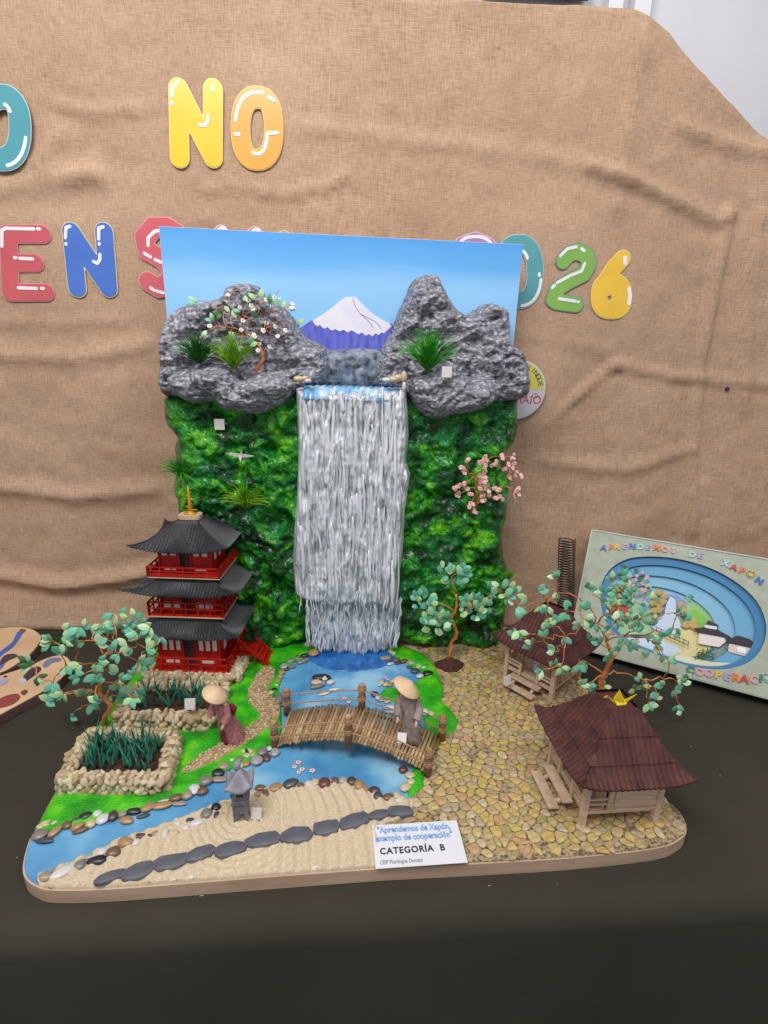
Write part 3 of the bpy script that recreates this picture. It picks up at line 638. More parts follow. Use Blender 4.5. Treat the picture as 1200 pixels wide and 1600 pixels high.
# slate row
root = thing('slate_row', 'long row of dark grey slate slabs curving across the raked sand', 'stepping stones', tuple(G(400, 1318, 0)))
for (x, y, w, h, a) in [(173, 1374, 48, 17, 18), (218, 1364, 47, 27, 14), (266, 1350, 51, 24, 8), (313, 1337, 43, 22, 16), (360, 1330, 46, 22, 8), (410, 1315, 58, 22, 8), (463, 1308, 50, 25, 3), (510, 1297, 41, 23, 8), (553, 1285, 46, 22, 14), (592, 1276, 33, 14, 8), (626, 1270, 38, 17, 0)]:
    g = G(x, y, .004); s_ = np.linalg.norm(G(x+1, y)-G(x, y)); A_ = w/2*s_*1.10; B_ = h/2*abs((G(x, y-.5)-G(x, y+.5))[1])*.98
    pts = []
    k_ = rng.randrange(7, 10)
    for i in range(k_):
        t = 2*math.pi*i/k_; r_ = 1/((abs(math.cos(t))**3.4+abs(math.sin(t))**3.4)**(1/3.4))*rng.uniform(.86, 1.05); pts.append((A_*r_*math.cos(t), B_*r_*math.sin(t)))
    an = math.radians(a*1.2); c = [(p[0]*math.cos(an)-p[1]*math.sin(an), p[0]*math.sin(an)+p[1]*math.cos(an)) for p in pts]
    sd = sdf_poly(c); off = rng.uniform(0, 50)
    v, f = plate(sd, .0035, lambda U, W, S: .0046+.0005*np.clip(S/.0012, 0, 1)+.0009*fbm(U*40+off, W*40, U*0, 2), bottom=0)
    l = root.location; obj('slab', mesh('slab', v, f, M['slate'], False), root, (g[0]-l[0], g[1]-l[1], .0048))

# ------------------------------------------------------------------ planters
STM = []
for k in range(6):
    v, f = ico(2, k+11, .34); STM.append(mesh('stone', v, f, M['wallstone'], True))
def stone_wall(root, a, b, h, th, r=.0066):
    a = Vector((*a, 0)); b = Vector((*b, 0)); d = b-a; L_ = d.length; d.normalize(); n = Vector((-d.y, d.x, 0)); rows = max(1, round(h/(r*1.45))); k = int(L_/(r*1.75))
    for row in range(rows):
        for side in (-1, 1) if row < rows-1 else (-1, 0, 1):
            if side == 1 and row < rows-2: continue
            for i in range(k+1):
                if len([c for c in root.children if c.name.startswith('stone')]) >= 290: return
                t = (i+.5*(row % 2)+rng.uniform(-.2, .2))/k*L_
                if t < 0 or t > L_: continue
                q = a+d*t+n*side*(th/2-r*.35); s_ = rng.uniform(.85, 1.22)
                obj('stone', STM[rng.randrange(6)], root, (q.x, q.y, r*.6+row*r*1.4), (rng.uniform(0, 3), rng.uniform(0, 3), rng.uniform(0, 3)), (r*s_*rng.uniform(1, 1.35), r*s_*rng.uniform(.8, 1.1), r*s_*.78))
def leek(root_loc, label, group, H=.045):
    mb = MB()
    for k in range(rng.randrange(3, 6)):
        a = rng.uniform(0, 6.28); l = rng.uniform(.02, .5); hh = H*rng.uniform(.5, 1.2); pts = []
        for t in np.linspace(0, 1, 6):
            r_ = l*hh*t**1.7; z = hh*t-(.25*hh*t**3 if rng.random() < .12 else 0); pts.append((r_*math.cos(a)+.0015*math.cos(a), r_*math.sin(a)+.0015*math.sin(a), z))
        mb.tube(pts, [.0017, .0018, .0016, .0013, .0008, .0002], 5)
    o = mb.build('leek_plant', M['leek'], smooth=True); o.location = root_loc; tag(o, label, 'plant', group)
def planter(label, corners, h, plants, plabel, group, th=.018, name='stone_planter', r=.0062):
    c = np.mean(np.array(corners), 0); root = thing(name, label, 'planter', (c[0], c[1], .003))
    loc = [(p[0]-c[0], p[1]-c[1]) for p in corners]
    ins = []
    for i in range(4):
        p = np.array(loc[i]); ins.append(tuple(p*(1-th/2/np.linalg.norm(p)*1.35)))
    for i in range(4): stone_wall(root, ins[i], ins[(i+1) % 4], h, th, r)
    mb = MB()
    for i in range(4):
        a = np.array(ins[i]); b = np.array(ins[(i+1) % 4]); mb.beam((*a, h*.42), (*b, h*.42), th*.72, h*.8)
    mb.build('mortar', M['mortar'], root)
    inn = [tuple(np.array(p)*.9) for p in ins]; s = sdf_poly(inn)
    v, f = plate(s, .005, lambda U, W, S: h*.55+.0018*fbm(U*80, W*80, U*0, 3), bottom=0); obj('soil', mesh('soil', v, f, M['soil'], True), root)
    rows, cols = plants
    for i in range(cols):
        for j in range(rows):
            u = (i+.5+rng.uniform(-.3, .3))/cols*.82+.09; w = (j+.5+rng.uniform(-.25, .25))/rows*.72+.14
            p = (1-w)*((1-u)*np.array(ins[0])+u*np.array(ins[1]))+w*((1-u)*np.array(ins[3])+u*np.array(ins[2]))
            leek((p[0]*.92+c[0], p[1]*.92+c[1], h*.55+.002), plabel, group)
    return root
P1 = [tuple(G(*q)[:2]) for q in [(88, 1242), (264, 1243), (289, 1162), (134, 1160)]]
planter('low square planter of beige stones at the front left corner of the lawn', P1, .03, (4, 8), 'dark green leek sprouting from the soil of the front left stone planter', 'leeks in the front planter')
P2 = [(-.398, .742), (-.213, .735), (-.222, .835), (-.398, .84)]
planter('long planter of beige stones in front of the red pagoda', P2, .032, (2, 9), 'dark green leek sprouting from the soil of the planter before the pagoda', 'leeks in the rear planter', r=.0067)

# ------------------------------------------------------------------ pagoda
PR = math.radians(-4.5); PC = (-.302, .945)
root = thing('pagoda', 'red three storey pagoda with black curved roofs and a golden spire', 'pagoda', (*PC, 0), PR)
rw = .082
for a, b in (((-rw, -rw), (rw+.006, -rw)), ((rw+.006, -rw), (rw+.006, rw*.6))): stone_wall(root, a, b, .027, .02, .0062)
MB().box((0, 0, .0108), (.158, .150, .0215)).build('plinth_core', M['mortar'], root)
def storey(z0, hw, hd, wh, bw, bd, rail_h, style):
    """body half sizes hw/hd, wall height wh, balcony half sizes"""
    MB().box((0, 0, z0+.0025), (2*bw, 2*bd, .005)).build('balcony_floor', M['red'], root)
    MB().box((0, -.0, z0+.0012), (2*bw+.003, 2*bd+.003, .0018)).build('floor_trim', M['pale'], root)
    MB().box((0, 0, z0+.005+wh/2), (2*hw, 2*hd, wh)).build('wall', M['red'], root)
    # frames, windows, doors on front (-y) and right (+x)
    zt = z0+.005
    dw = hw*.26
    dr = MB().box((0, -hd-.0008, zt+wh*.42), (dw*1.5, .0016, wh*.84)).build('door', M['dark'], root)
    MB().box((dw*.35, -.0016-hd, zt+wh*.42), (dw*.7, .0012, wh*.8)).build('door_leaf', M['door'], dr)
    for sx in (-1, 1):
        MB().box((sx*(dw*.75+.0012), -hd-.001, zt+wh*.5), (.0022, .004, wh)).build('door_post', M['red'], root)
        MB().box((sx*(hw-.001), -hd-.001, zt+wh*.5), (.003, .004, wh)).build('corner_post', M['red'], root)
    for sx in (-1, 1):
        x0 = dw*.75+.004; x1 = hw-.004; n = 2 if style == 0 else (3 if style == 2 else 2)
        for k in range(n):
            cx = x0+(k+.5)*(x1-x0)/n; wv = (x1-x0)/n*(.62 if style != 1 else .8)
            zc, hh = (zt+wh*.76, wh*.26) if style == 0 else ((zt+wh*.72, wh*.4) if style == 2 else (zt+wh*.3, wh*.24))
            w_o = MB().box((sx*cx, -hd-.0006, zc), (wv+.0016, .0012, hh+.0016)).build('window', M['red'], root)
            MB().box((sx*cx, -hd-.0014, zc), (wv, .0008, hh)).build('pane', M['white'], w_o)
        if style != 1:
            w_o = MB().box((sx*(x0+x1)/2, -hd-.0006, zt+wh*.16), ((x1-x0)*.72, .0012, wh*.14)).build('window', M['red'], root)
            MB().box((sx*(x0+x1)/2, -hd-.0014, zt+wh*.16), ((x1-x0)*.66, .0008, wh*.09)).build('pane', M['white'], w_o)
        if style == 2:
            MB().box((sx*(x0+x1)/2, -hd-.0012, zt+wh*.42), (x1-x0+.004, .002, .0025)).build('beam', M['red'], root)
    for k in range(3):
        cy = -hd*.6+k*hd*.6
        w_o = MB().box((hw+.0006, cy, zt+wh*.6), (.0012, hd*.3, wh*.4)).build('window', M['red'], root)
        MB().box((hw+.0014, cy, zt+wh*.6), (.0008, hd*.24, wh*.34)).build('pane', M['white'], w_o)
    # railing
    for (a, b) in (((-bw, -bd), (bw, -bd)), ((bw, -bd), (bw, bd)), ((-bw, bd), (-bw, -bd))):
        a = Vector((*a, 0)); b = Vector((*b, 0)); mb = MB(); e = (b-a).normalized()*.0
        for zz, t in ((rail_h, .0028), (rail_h*.52, .0018)): mb.beam(a+Vector((0, 0, zt+zz)), b+Vector((0, 0, zt+zz)), .0026, t)
        if style == 0: mb.beam(a+Vector((0, 0, zt+.002)), b+Vector((0, 0, zt+.002)), .003, .006)
        rl = mb.build('railing', M['red'], root); n = 6
        for k in range(n+1):
            p = a.lerp(b, k/n); MB().box((p.x, p.y, zt+rail_h/2), (.0024 if 0 < k < n else .004, .0024 if 0 < k < n else .004, rail_h+(.002 if k in (0, n) else 0))).build('baluster', M['red'], rl)
def curved_roof(root, z, b, bdp, t, h, lift, m, ribs=34, amp=.0007, name='roof', pw=1.7):
    v = []; f = []; nu = ribs*6; nv = 12
    for side in range(4):
        o0 = len(v); hw = b if side % 2 == 0 else bdp; hd = bdp if side % 2 == 0 else b
        th_ = (t*.7 if side % 2 else t)
        for j in range(nv+1):
            s = j/nv                         # 0 top -> 1 eave
            for i in range(nu+1):
                u = -1+2*i/nu
                half = (1-s)*t+s*hw; out = (1-s)*t+s*hd
                cz = h*(1-s)**pw+lift*(abs(u)**3.2)*s**2.5
                ex = 1+.07*abs(u)**5*s**3
                rib = amp*math.sin(u*half/b*ribs*math.pi*1.0) if j > 0 else 0
                p = Vector((u*half*ex, -out*ex, z+cz+rib)); p.rotate(Matrix.Rotation(side*math.pi/2, 3, 'Z')); v.append(tuple(p))
        for j in range(nv):
            for i in range(nu):
                a = o0+j*(nu+1)+i; f.append((a, a+nu+1, a+nu+2, a+1))
    top = len(v); v += [(sx*t, sy*t, z+h) for sx, sy in ((-1, -1), (1, -1), (1, 1), (-1, 1))]; f.append((top, top+1, top+2, top+3))
    # underside
    k = len(v); n0 = k; v += [(p[0]*.985, p[1]*.985, p[2]-.0018) for p in v[:top]]
    f += [tuple(i+n0 for i in q[::-1]) for q in f[:4*nv*nu]]
    r_ = obj(name, mesh(name, v, f, m, False), root)
    for sx, sy in ((1, -1), (-1, -1), (1, 1), (-1, 1)):
        pts = []
        for s in np.linspace(0, 1, 10):
            ex = 1+.07*s**3; pts.append((sx*((1-s)*t+s*b)*ex, sy*((1-s)*t+s*bdp)*ex, z+h*(1-s)**pw+lift*s**2.5+.0008))
        MB().tube(pts, .0011, 5).build('hip_ridge', m, r_, True)
    return r_
storey(.022, .060, .056, .072, .079, .072, .028, 2)
curved_roof(root, .103, .102, .084, .050, .035, .012, M['roof'], 34, .0011)
storey(.137, .053, .046, .053, .071, .060, .026, 1)
curved_roof(root, .190, .104, .080, .045, .028, .015, M['roof'], 34, .0011)
storey(.217, .050, .042, .058, .067, .056, .017, 0)
curved_roof(root, .276, .083, .074, .021, .044, .013, M['roof'], 28, .0013, pw=1.35)
# spire
fin = MB().add(*(lambda pl: (lambda mb: (mb.v, mb.f))(MB().prism(pl, .3205, .3285)))([(.021*math.copysign(abs(math.cos(a))**.5, math.cos(a)), .015*math.copysign(abs(math.sin(a))**.5, math.sin(a))) for a in np.linspace(0, 2*math.pi, 25)[:-1]])).build('finial_base', M['pale'], root)
sp = MB().box((0, 0, .3298), (.021, .014, .003)).box((0, 0, .3322), (.012, .009, .003)).tube([(0, 0, .329), (.0005, 0, .350), (0, 0, .370), (-.001, 0, .384)], [.0042, .0034, .0024, .0005], 8)
for k, z in enumerate((.336, .343, .350, .357, .364, .371)):
    a = k*1.1; l = .014-.001*k; sp.tube([(-l*math.cos(a), -l*math.sin(a)*.4, z-.001), (l*math.cos(a), l*math.sin(a)*.4, z+.002)], [.0006, .0006], 4); sp.tube([(l*math.cos(a*2), 0, z), (0, 0, z+.001)], [.0005, .0022], 4)
sp.build('spire', M['gold'], root, True)
# porch steps on the right side
mb = MB().box((.098, .01, .030), (.036, .05, .004)); mb.build('porch', M['red'], root)
for sy in (-.014, .034): MB().beam((.080, sy, .066), (.118, sy, .030), .003, .004).beam((.116, sy, .0), (.116, sy, .034), .003, .003).build('stair_rail', M['red'], root)
for k in range(3): MB().box((.120+k*.007, .01, .022-k*.0075), (.009, .046, .003)).build('step', M['red'], root)
MB().beam((.118, -.014, .03), (.142, -.014, .004), .003, .004).beam((.130, -.014, .0), (.130, -.014, .03), .003, .003).box((.142, -.014, .012), (.004, .004, .024)).build('stair_rail', M['red'], root)
MB().beam((.118, .034, .03), (.142, .034, .004), .003, .004).build('stair_rail', M['red'], root)

# ------------------------------------------------------------------ bridge
A0 = G(432, 1166, .006); A1 = G(668, 1208, .006); B0 = G(452, 1112, .008); B1 = G(690, 1152, .008)
root = thing('bridge', 'arched footbridge of thin wooden sticks with rope railings over the stream', 'bridge', (0.02, .69, 0))
o_ = np.array([.02, .69, 0])
def lerp(a, b, t): return np.array(a)*(1-t)+np.array(b)*t
def near(t): p = lerp(A0, A1, t)-o_; p[2] = .006+.036*abs(math.sin(math.pi*t))**.9; return p
def far(t): p = lerp(B0, B1, t)-o_; p[2] = .006+.036*abs(math.sin(math.pi*t))**.9; return p
NS = 46
for i in range(NS):
    t = (i+.5)/NS; a = near(t); b = far(t); j = rng.uniform(-.03, .03); j2 = rng.uniform(-.02, .02)
    a2 = a+(a-b)*(.02+j); b2 = b+(b-a)*(.02+j2); r_ = .0026*rng.uniform(.8, 1.15)
    mid = (a2+b2)/2+np.array([rng.uniform(-.0008, .0008), 0, rng.uniform(-.0005, .0008)])
    MB().tube([a2, mid, b2], [r_, r_*1.03, r_*.92], 7).build('stick', M['stick'], root, True)
for fn in (lambda t: lerp(near(t), far(t), .1), lambda t: lerp(near(t), far(t), .9)):
    MB().tube([fn(t)-np.array([0, 0, .004]) for t in np.linspace(.0, 1, 14)], .0028, 6).build('beam', M['post'], root, True)
def post(p, h, lab=None):
    mb = MB(); z0 = p[2]-.012 if p[2] > .015 else -.002
    rr = .0062
    mb.tube([(p[0], p[1], z0), (p[0]+.0006, p[1], p[2]+h*.5), (p[0]-.0006, p[1], p[2]+h)], [rr*1.05, rr, rr*.92], 10)
    po = mb.build('post', M['post'], root, True)
    MB().tube([(p[0]-.0006, p[1], p[2]+h+.0001), (p[0]-.0006, p[1], p[2]+h+.0008)], [rr*.8, rr*.7], 10).build('post_top', M['stick'], po)
    for hz in (.42, .82):
        mb = MB()
        for k in range(3):
            zc = p[2]+h*hz+(k-1)*.0022; mb.tube([(p[0]+(rr+.0008)*math.cos(a), p[1]+(rr+.0008)*math.sin(a), zc+.0008*math.sin(a*1+k)) for a in np.linspace(0, 2*math.pi, 13)], .0010, 5)
        mb.build('rope_binding', M['rope'], po, True)
PH = .046
ns = [near(-.012), near(.487), near(1.0)]; fs = [far(-.015), far(.487), far(1.0)]
for p in ns+fs: post(p, PH)
for P3 in (ns, fs):
    for a, b, t0, t1, fn in ((P3[0], P3[1], 0, .487, None), (P3[1], P3[2], .487, 1, None)):
        for hz in (.42, .82):
            pts = []
            for t in np.linspace(0, 1, 9):
                q = lerp(a, b, t); fz = .006+.036*abs(math.sin(math.pi*min(1, max(0, (t0+(t1-t0)*t)))))**.9; q[2] = (q[2]*.35+fz*.65)+PH*hz-.002*math.sin(math.pi*t); q[1] -= .004; pts.append(q)
            MB().tube(pts, .0013, 6).build('rope', M['rope'], root, True)

# ------------------------------------------------------------------ lantern
lp = G(378, 1277, .004); lrz = math.radians(6)
root = thing('stone_lantern', 'small grey clay garden lantern with a curved roof standing in the sand', 'lantern', tuple(lp), lrz); root.scale = (.58, .62, 1.0)
mb = MB()
for sx in (-1, 1):
    for sy in (-1, 1): mb.box((sx*.0128, sy*.010, .008), (.009, .008, .017))
mb.build('foot', M['stone2'], root)
MB().box((0, 0, .0235), (.036, .030, .016)).box((0, 0, .034), (.040, .034, .0055)).build('base', M['stone2'], root)
lb = MB().box((-.0125, 0, .047), (.010, .027, .020)).box((.0125, 0, .047), (.010, .027, .020)).box((0, .004, .047), (.016, .018, .020)).box((0, -.0110, .0402), (.016, .004, .006)).box((0, -.0110, .0545), (.016, .004, .005)).build('light_box', M['stone2'], root)
MB().box((0, -.0055, .0475), (.014, .001, .010)).build('opening', M['dark'], lb)
v = []; f = []; nn = 14
for j in range(nn+1):
    for i in range(nn+1):
        u = -1+2*i/nn; w = -1+2*j/nn; r_ = max(abs(u), abs(w)); e = (1-r_)
        z = .058+.030*e**1.25+.013*(abs(u)*abs(w))**2+.002*math.sin(u*5+w*3)*.3
        s_ = 1+.08*(abs(u*w))**2; v.append((u*.031*s_, w*.026*s_, z))
for j in range(nn):
    for i in range(nn): a = j*(nn+1)+i; f.append((a, a+1, a+nn+2, a+nn+1))
n0 = len(v); v += [(p[0]*.9, p[1]*.9, min(p[2]-.004, .062)) for p in v]; f += [tuple(i+n0 for i in q[::-1]) for q in f]
ring = [i for i in range(nn+1)]+[(k+1)*(nn+1)-1 for k in range(1, nn+1)]+[nn*(nn+1)+i for i in range(nn-1, -1, -1)]+[k*(nn+1) for k in range(nn-1, 0, -1)]
for a, b in zip(ring, ring[1:]+ring[:1]): f.append((b, a, a+n0, b+n0))
obj('roof', mesh('roof', v, f, M['stone'], True), root)
v, f = ico(2, 3, .1); obj('roof_knob', mesh('roof_knob', v, f, M['stone'], True), root, (-.004, .002, .088), None, (.010, .008, .007))

# ------------------------------------------------------------------ wooden huts
def corr_roof(root, b, z, h, t, m, rot=0, rib=.0078, ex=(1, 1), peaks=True):
    """pyramid roof of layered corrugated strips: 4 faces x 3 courses of ribs"""
    ro = MB().prism([(-t*1.05, -t*1.05), (t*1.05, -t*1.05), (t*1.05, t*1.05), (-t*1.05, t*1.05)], z+h-.002, z+h+.003).build('roof_cap', m, root)
    for side in range(4):
        R = Matrix.Rotation(side*math.pi/2, 3, 'Z')
        for course in range(3):
            s0 = course/3-.03*(course > 0); s1 = (course+1)/3+.012
            prof = lambda s: h*max(0, 1-s)**1.25
            v = []; f = []; S_ = [s0+(s1-s0)*k/4 for k in range(5)]
            hw1 = (1-s1)*t+s1*b; n = max(4, int(2*hw1/rib)); cells = n*6
            for k, s in enumerate(S_):
                hw = (1-s)*t+s*b
                for i in range(cells+1):
                    u = -1+2*i/cells; x = u*hw1
                    lim = hw; xx = max(-lim, min(lim, x)); edge = abs(x) > lim
                    ph = (x/rib) % 1.0; rb = .0030*math.sqrt(max(0, 1-(2*ph-1)**2))
                    lift = .010*abs(xx/b)**4*s**2 if peaks else 0
                    p = Vector((xx*ex[0] if side % 2 == 0 else xx*ex[1], -hw*(ex[1] if side % 2 == 0 else ex[0]), z+prof(s)+rb*(0 if edge else 1)+.0022*(2-course)*(1-0*s)+.0010+lift)); p.rotate(R); v.append(tuple(p))
            for k in range(4):
                for i in range(cells): a = k*(cells+1)+i; f.append((a, a+cells+1, a+cells+2, a+1))
            n0 = len(v); v += [(p[0]*.995, p[1]*.995, p[2]-.0035) for p in v]; f += [tuple(i+n0 for i in q[::-1]) for q in f]
            e0 = 4*(cells+1)
            for i in range(cells): f.append((e0+i, e0+i+n0, e0+i+1+n0, e0+i+1))
            obj('roof_strip', mesh('roof_strip', v, f, m, False), root)
def hut(label, loc, rz, S, roof_b, roof_ex, zr, rh, t, sign=False):
    root = thing('wooden_hut', label, 'hut', loc, rz); w = S; zf = .022     # facade with stairs on -x side
    def part(name, *boxes, m='house', parent=None):
        mb = MB()
        for b in boxes: mb.box(*b)
        return mb.build(name, M[m], parent or root)
    for sx, sy in ((-1, -1), (-1, 1), (1, -1), (1, 1)): part('post', ((sx*w, sy*w, (.075)/2), (.008, .008, .075)))
    part('floor', ((0, 0, zf), (2*w, 2*w, .005)))
    for k in range(8): part('floorboard', ((-w*.97+.0+(k+.5)*(w*.55/8), 0, zf+.0032), (w*.55/8-.0007, 2*w-.006, .0014)))
    iw = -w*.42                                          # inner front wall, behind the veranda
    part('inner_wall', ((iw, 0, zf+.032), (.003, 2*w-.01, .06)))
    for k in range(5): part('panel', ((iw-.0024, -w+.012+k*(2*w-.024)/4, zf+.032), (.0018, (2*w-.024)/4-.002, .056)))
    part('side_wall', ((w*.30, -w+.001, zf+.030), (w*1.35, .003, .048)), ((w*.30, -w-.0012, zf+.006), (w*1.4, .004, .003)), ((w*.30, -w-.0012, zf+.052), (w*1.4, .004, .003)))
    part('side_panel', ((w*.36, -w-.0016, zf+.029), (w*1.15, .0016, .036)))
    part('back_wall', ((w-.001, 0, zf+.030), (.003, 2*w-.008, .052)))
    part('side_wall', ((w*.30, w-.001, zf+.030), (w*1.35, .003, .048)))
    for hz in (.012, .020):                              # veranda rail on the stair side, with a gap for the stairs
        for (a, b) in ((-1, -.38), (.38, 1)): part('rail', ((-w-.001, (a+b)/2*w, zf+hz+.004), (.0032, (b-a)*w, .0032)))
        part('rail', ((-w*.7, -w-.0005, zf+hz+.004), (w*.56, .003, .003))); part('rail', ((-w*.7, w+.0005, zf+hz+.004), (w*.56, .003, .003)))
    for sy in (-.38, .38): part('rail_post', ((-w-.001, sy*w, zf+.012), (.005, .005, .026)))
    for k in range(2):
        part('step', ((-w-.013-k*.020, 0, .0205-k*.009), (.0150, w*1.25, .0028)))
    for sy in (-.4, .4): MB().beam((-w-.002, sy*w, .019), (-w-.036, sy*w, .006), .005, .004).build('stringer', M['house'], root)
    if sign:
        part('sign', ((iw-.0048, 0, zf+.032), (.002, .013, .05)), m='paper')
        for k, ch in enumerate('協力'):
            cu = bpy.data.curves.new('sign_text', 'FONT'); cu.body = ch; cu.size = .014; cu.align_x = 'CENTER'; cu.extrude = .0002
            to = bpy.data.objects.new('sign_text', cu); COL.objects.link(to); bpy.context.view_layer.update()
            me = bpy.data.meshes.new_from_object(to.evaluated_get(bpy.context.evaluated_depsgraph_get())); bpy.data.objects.remove(to)
            me.materials.clear(); me.materials.append(M['ink'])
            obj('sign_text', me, root, (iw-.0061, 0, zf+.038-k*.017), (math.pi/2, 0, -math.pi/2))
    rr = root
    corr_roof(rr, roof_b, zr, rh, t, M['houseroof'], ex=roof_ex)
    return root
hut('wooden hut with a brown ribbed roof at the front right corner of the courtyard', (.386, .582, .002), math.radians(1.5), .054, .081, (1, 1), .086, .074, .021)
hut('wooden hut with a brown ribbed roof and small paper sign, behind the other hut', (.405, .868, .002), math.radians(38), .052, .079, (1, 1), .086, .07, .019, sign=True)

# ------------------------------------------------------------------ dolls
def skin_body(name, nodes, edges, radii, parent, m):
    me = bpy.data.meshes.new(name); me.from_pydata(nodes, edges, []); o = bpy.data.objects.new(name, me); COL.objects.link(o)
    md = o.modifiers.new('s', 'SKIN'); sv = me.skin_vertices[0].data
    for i, r_ in enumerate(radii): sv[i].radius = (r_, r_); sv[i].use_root = (i == 0)
    md2 = o.modifiers.new('u', 'SUBSURF'); md2.levels = 1; md2.render_levels = 1
    bpy.context.view_layer.update()
    nm = bpy.data.meshes.new_from_object(o.evaluated_get(bpy.context.evaluated_depsgraph_get())); bpy.data.objects.remove(o)
    nm.materials.clear(); nm.materials.append(m); nm.polygons.foreach_set('use_smooth', [True]*len(nm.polygons)); return obj(name, nm, parent)
def doll(label, loc, rz, H, robe, under, lean, hat_tilt, arm_y, style):
    root = thing('person', label, 'doll', loc, rz); k = H/.085
    # spine nodes: pelvis, waist, chest, neck, head, head top, shoulders, elbows, wrists, hips, knees, feet
    lx_ = lean[0]; ly_ = lean[1]
    S = lambda x, y, z: (x*k+lx_*z*k, y*k+ly_*z*k, z*k)
    nodes = [S(0, 0, .040), S(0, 0, .050), S(0, 0, .060), S(0, 0, .067), S(0, -.001, .073), S(0, -.001, .080),
             S(-.010, 0, .062), S(-.014, -.004, .050), S(-.012, -.012, .040), S(.010, 0, .062), S(.014, -.004, .050), S(.012, -.012, .040),
             S(-.005, 0, .036), S(-.005, -.001, .020), S(-.005, 0, .004), S(-.005, -.006, .002), S(.005, 0, .036), S(.005, -.001, .020), S(.005, 0, .004), S(.005, -.006, .002)]
    edges = [(0, 1), (1, 2), (2, 3), (3, 4), (4, 5), (2, 6), (6, 7), (7, 8), (2, 9), (9, 10), (10, 11), (0, 12), (12, 13), (13, 14), (14, 15), (0, 16), (16, 17), (17, 18), (18, 19)]
    rad = [r_*k for r_ in [.0075, .0065, .0075, .0028, .0058, .0045, .0035, .0028, .0020, .0035, .0028, .0020, .0042, .0032, .0022, .0018, .0042, .0032, .0022, .0018]]
    for wi, sx in ((8, -1), (11, 1)):                      # palm and five fingers on each wrist
        w = nodes[wi]; pi = len(nodes); nodes.append((w[0], w[1]-.0030*k, w[2]-.0022*k)); edges.append((wi, pi)); rad.append(.0017*k)
        for q, (dx, l) in enumerate(((-.0014, .0028), (-.0005, .0033), (.0005, .0031), (.0014, .0025))):
            a = len(nodes); nodes.append((w[0]+dx*k, w[1]-(.003+l*.5)*k, w[2]-(.0026+l*.35)*k)); nodes.append((w[0]+dx*k*1.1, w[1]-(.003+l*.7)*k, w[2]-(.003+l)*k))
            edges += [(pi, a), (a, a+1)]; rad += [.0006*k, .0005*k]
        a = len(nodes); nodes.append((w[0]-sx*.0026*k, w[1]-.0030*k, w[2]-.0030*k)); edges.append((pi, a)); rad.append(.0006*k)
    skin_body('body', nodes, edges, rad, root, M['skin'])
    # face details and hair
    hd = nodes[4]
    MB().lathe([(.0001, .004*k), (.0052*k, .003*k), (.0068*k, 0), (.0062*k, -.005*k), (.0035*k, -.008*k)], 14, (hd[0], hd[1]+.0022*k, hd[2]+.002*k)).build('hair', M['hair'], root, True)
    mb = MB()
    for sx in (-1, 1): mb.lathe([(.0002, .0006*k), (.0007*k, 0), (.0002, -.0006*k)], 6, (hd[0]+sx*.0022*k, hd[1]-.0056*k, hd[2]+.0002))
    mb.box((hd[0], hd[1]-.0054*k, hd[2]-.0026*k), (.0022*k, .0008*k, .0005*k)); mb.build('face_marks', M['hair'], root)
    # robe
    v = []; f = []; nu = 44; prof_ = style['prof']
    for j, (z, rx, ry, ox, oy) in enumerate(prof_):
        for i in range(nu):
            a = 2*math.pi*i/nu; fold = 1+style['fold']*(1-z/.07)*math.sin(a*7+j*.35+math.sin(a*3)*1.3)
            v.append(S(ox+rx*fold*math.cos(a), oy+ry*fold*math.sin(a), z))
    for j in range(len(prof_)-1):
        for i in range(nu): i2 = (i+1) % nu; f.append((j*nu+i, j*nu+i2, (j+1)*nu+i2, (j+1)*nu+i))
    rb = obj('robe', mesh('robe', v, f, robe, True), root)
    md = rb.modifiers.new('t', 'SOLIDIFY'); md.thickness = .0008; md.offset = 0
    for s_, (ii, jj, kk) in (('l', (6, 7, 8)), ('r', (9, 10, 11))):
        P_ = [Vector(nodes[q]) for q in (ii, jj, kk)]; e = P_[2]+(P_[2]-P_[1])*-.1
        pts = [P_[0]+Vector((0, 0, .001)), P_[0].lerp(P_[1], .5), P_[1], P_[1].lerp(e, .5), e]
        MB().tube(pts, [.0045*k, .0045*k, .0048*k, .0055*k, .0060*k], 12, caps=False).build('sleeve', robe, root, True)
    if under:
        pts = []
        mb = MB(); zs = np.linspace(.0, .034, 8)
        for i, z in enumerate(zs): pts.append((style['ux']+.0*z, z))
        v = []; f = []
        for i, z in enumerate(zs):
            for j in range(6):
                a = math.radians(style['ua']+j*9*(1.15-z*14*.9)); v.append(S(1.05*style['prof'][0][1]*(1-z*11)*math.cos(a)+style['prof'][0][3], 1.05*style['prof'][0][2]*(1-z*11)*math.sin(a)+style['prof'][0][4], z+.0006))
        for i in range(len(zs)-1):
            for j in range(5): a = i*6+j; f.append((a, a+1, a+7, a+6))
        uo = obj('underskirt', mesh('underskirt', v, f, under, True), root); md = uo.modifiers.new('t', 'SOLIDIFY'); md.thickness = .0012; md.offset = 0
        MB().lathe([(.0062*k, -.003*k), (.0066*k, 0), (.0046*k, .003*k)], 14, nodes[3]).build('collar', under, root, True)
        sash = MB().box(S(.006, .008, .044), (.010*k, .008*k, .018*k), mtx=Matrix.Rotation(.35, 3, 'Y')).build('sash_bundle', under, root)
        for q in range(4): MB().lathe([(.0002, .001*k), (.001*k, 0), (.0002, -.001*k)], 6, S(.006+rng.uniform(-.003, .003), .0032, .038+q*.004)).build('sash_dot', M['petal_p'], sash)
    # conical hat
    Rm = Matrix.Rotation(hat_tilt[1], 3, 'Y') @ Matrix.Rotation(hat_tilt[0], 3, 'X')
    rr = style['hat']; hp = (nodes[5][0], nodes[5][1], nodes[5][2]+.000)
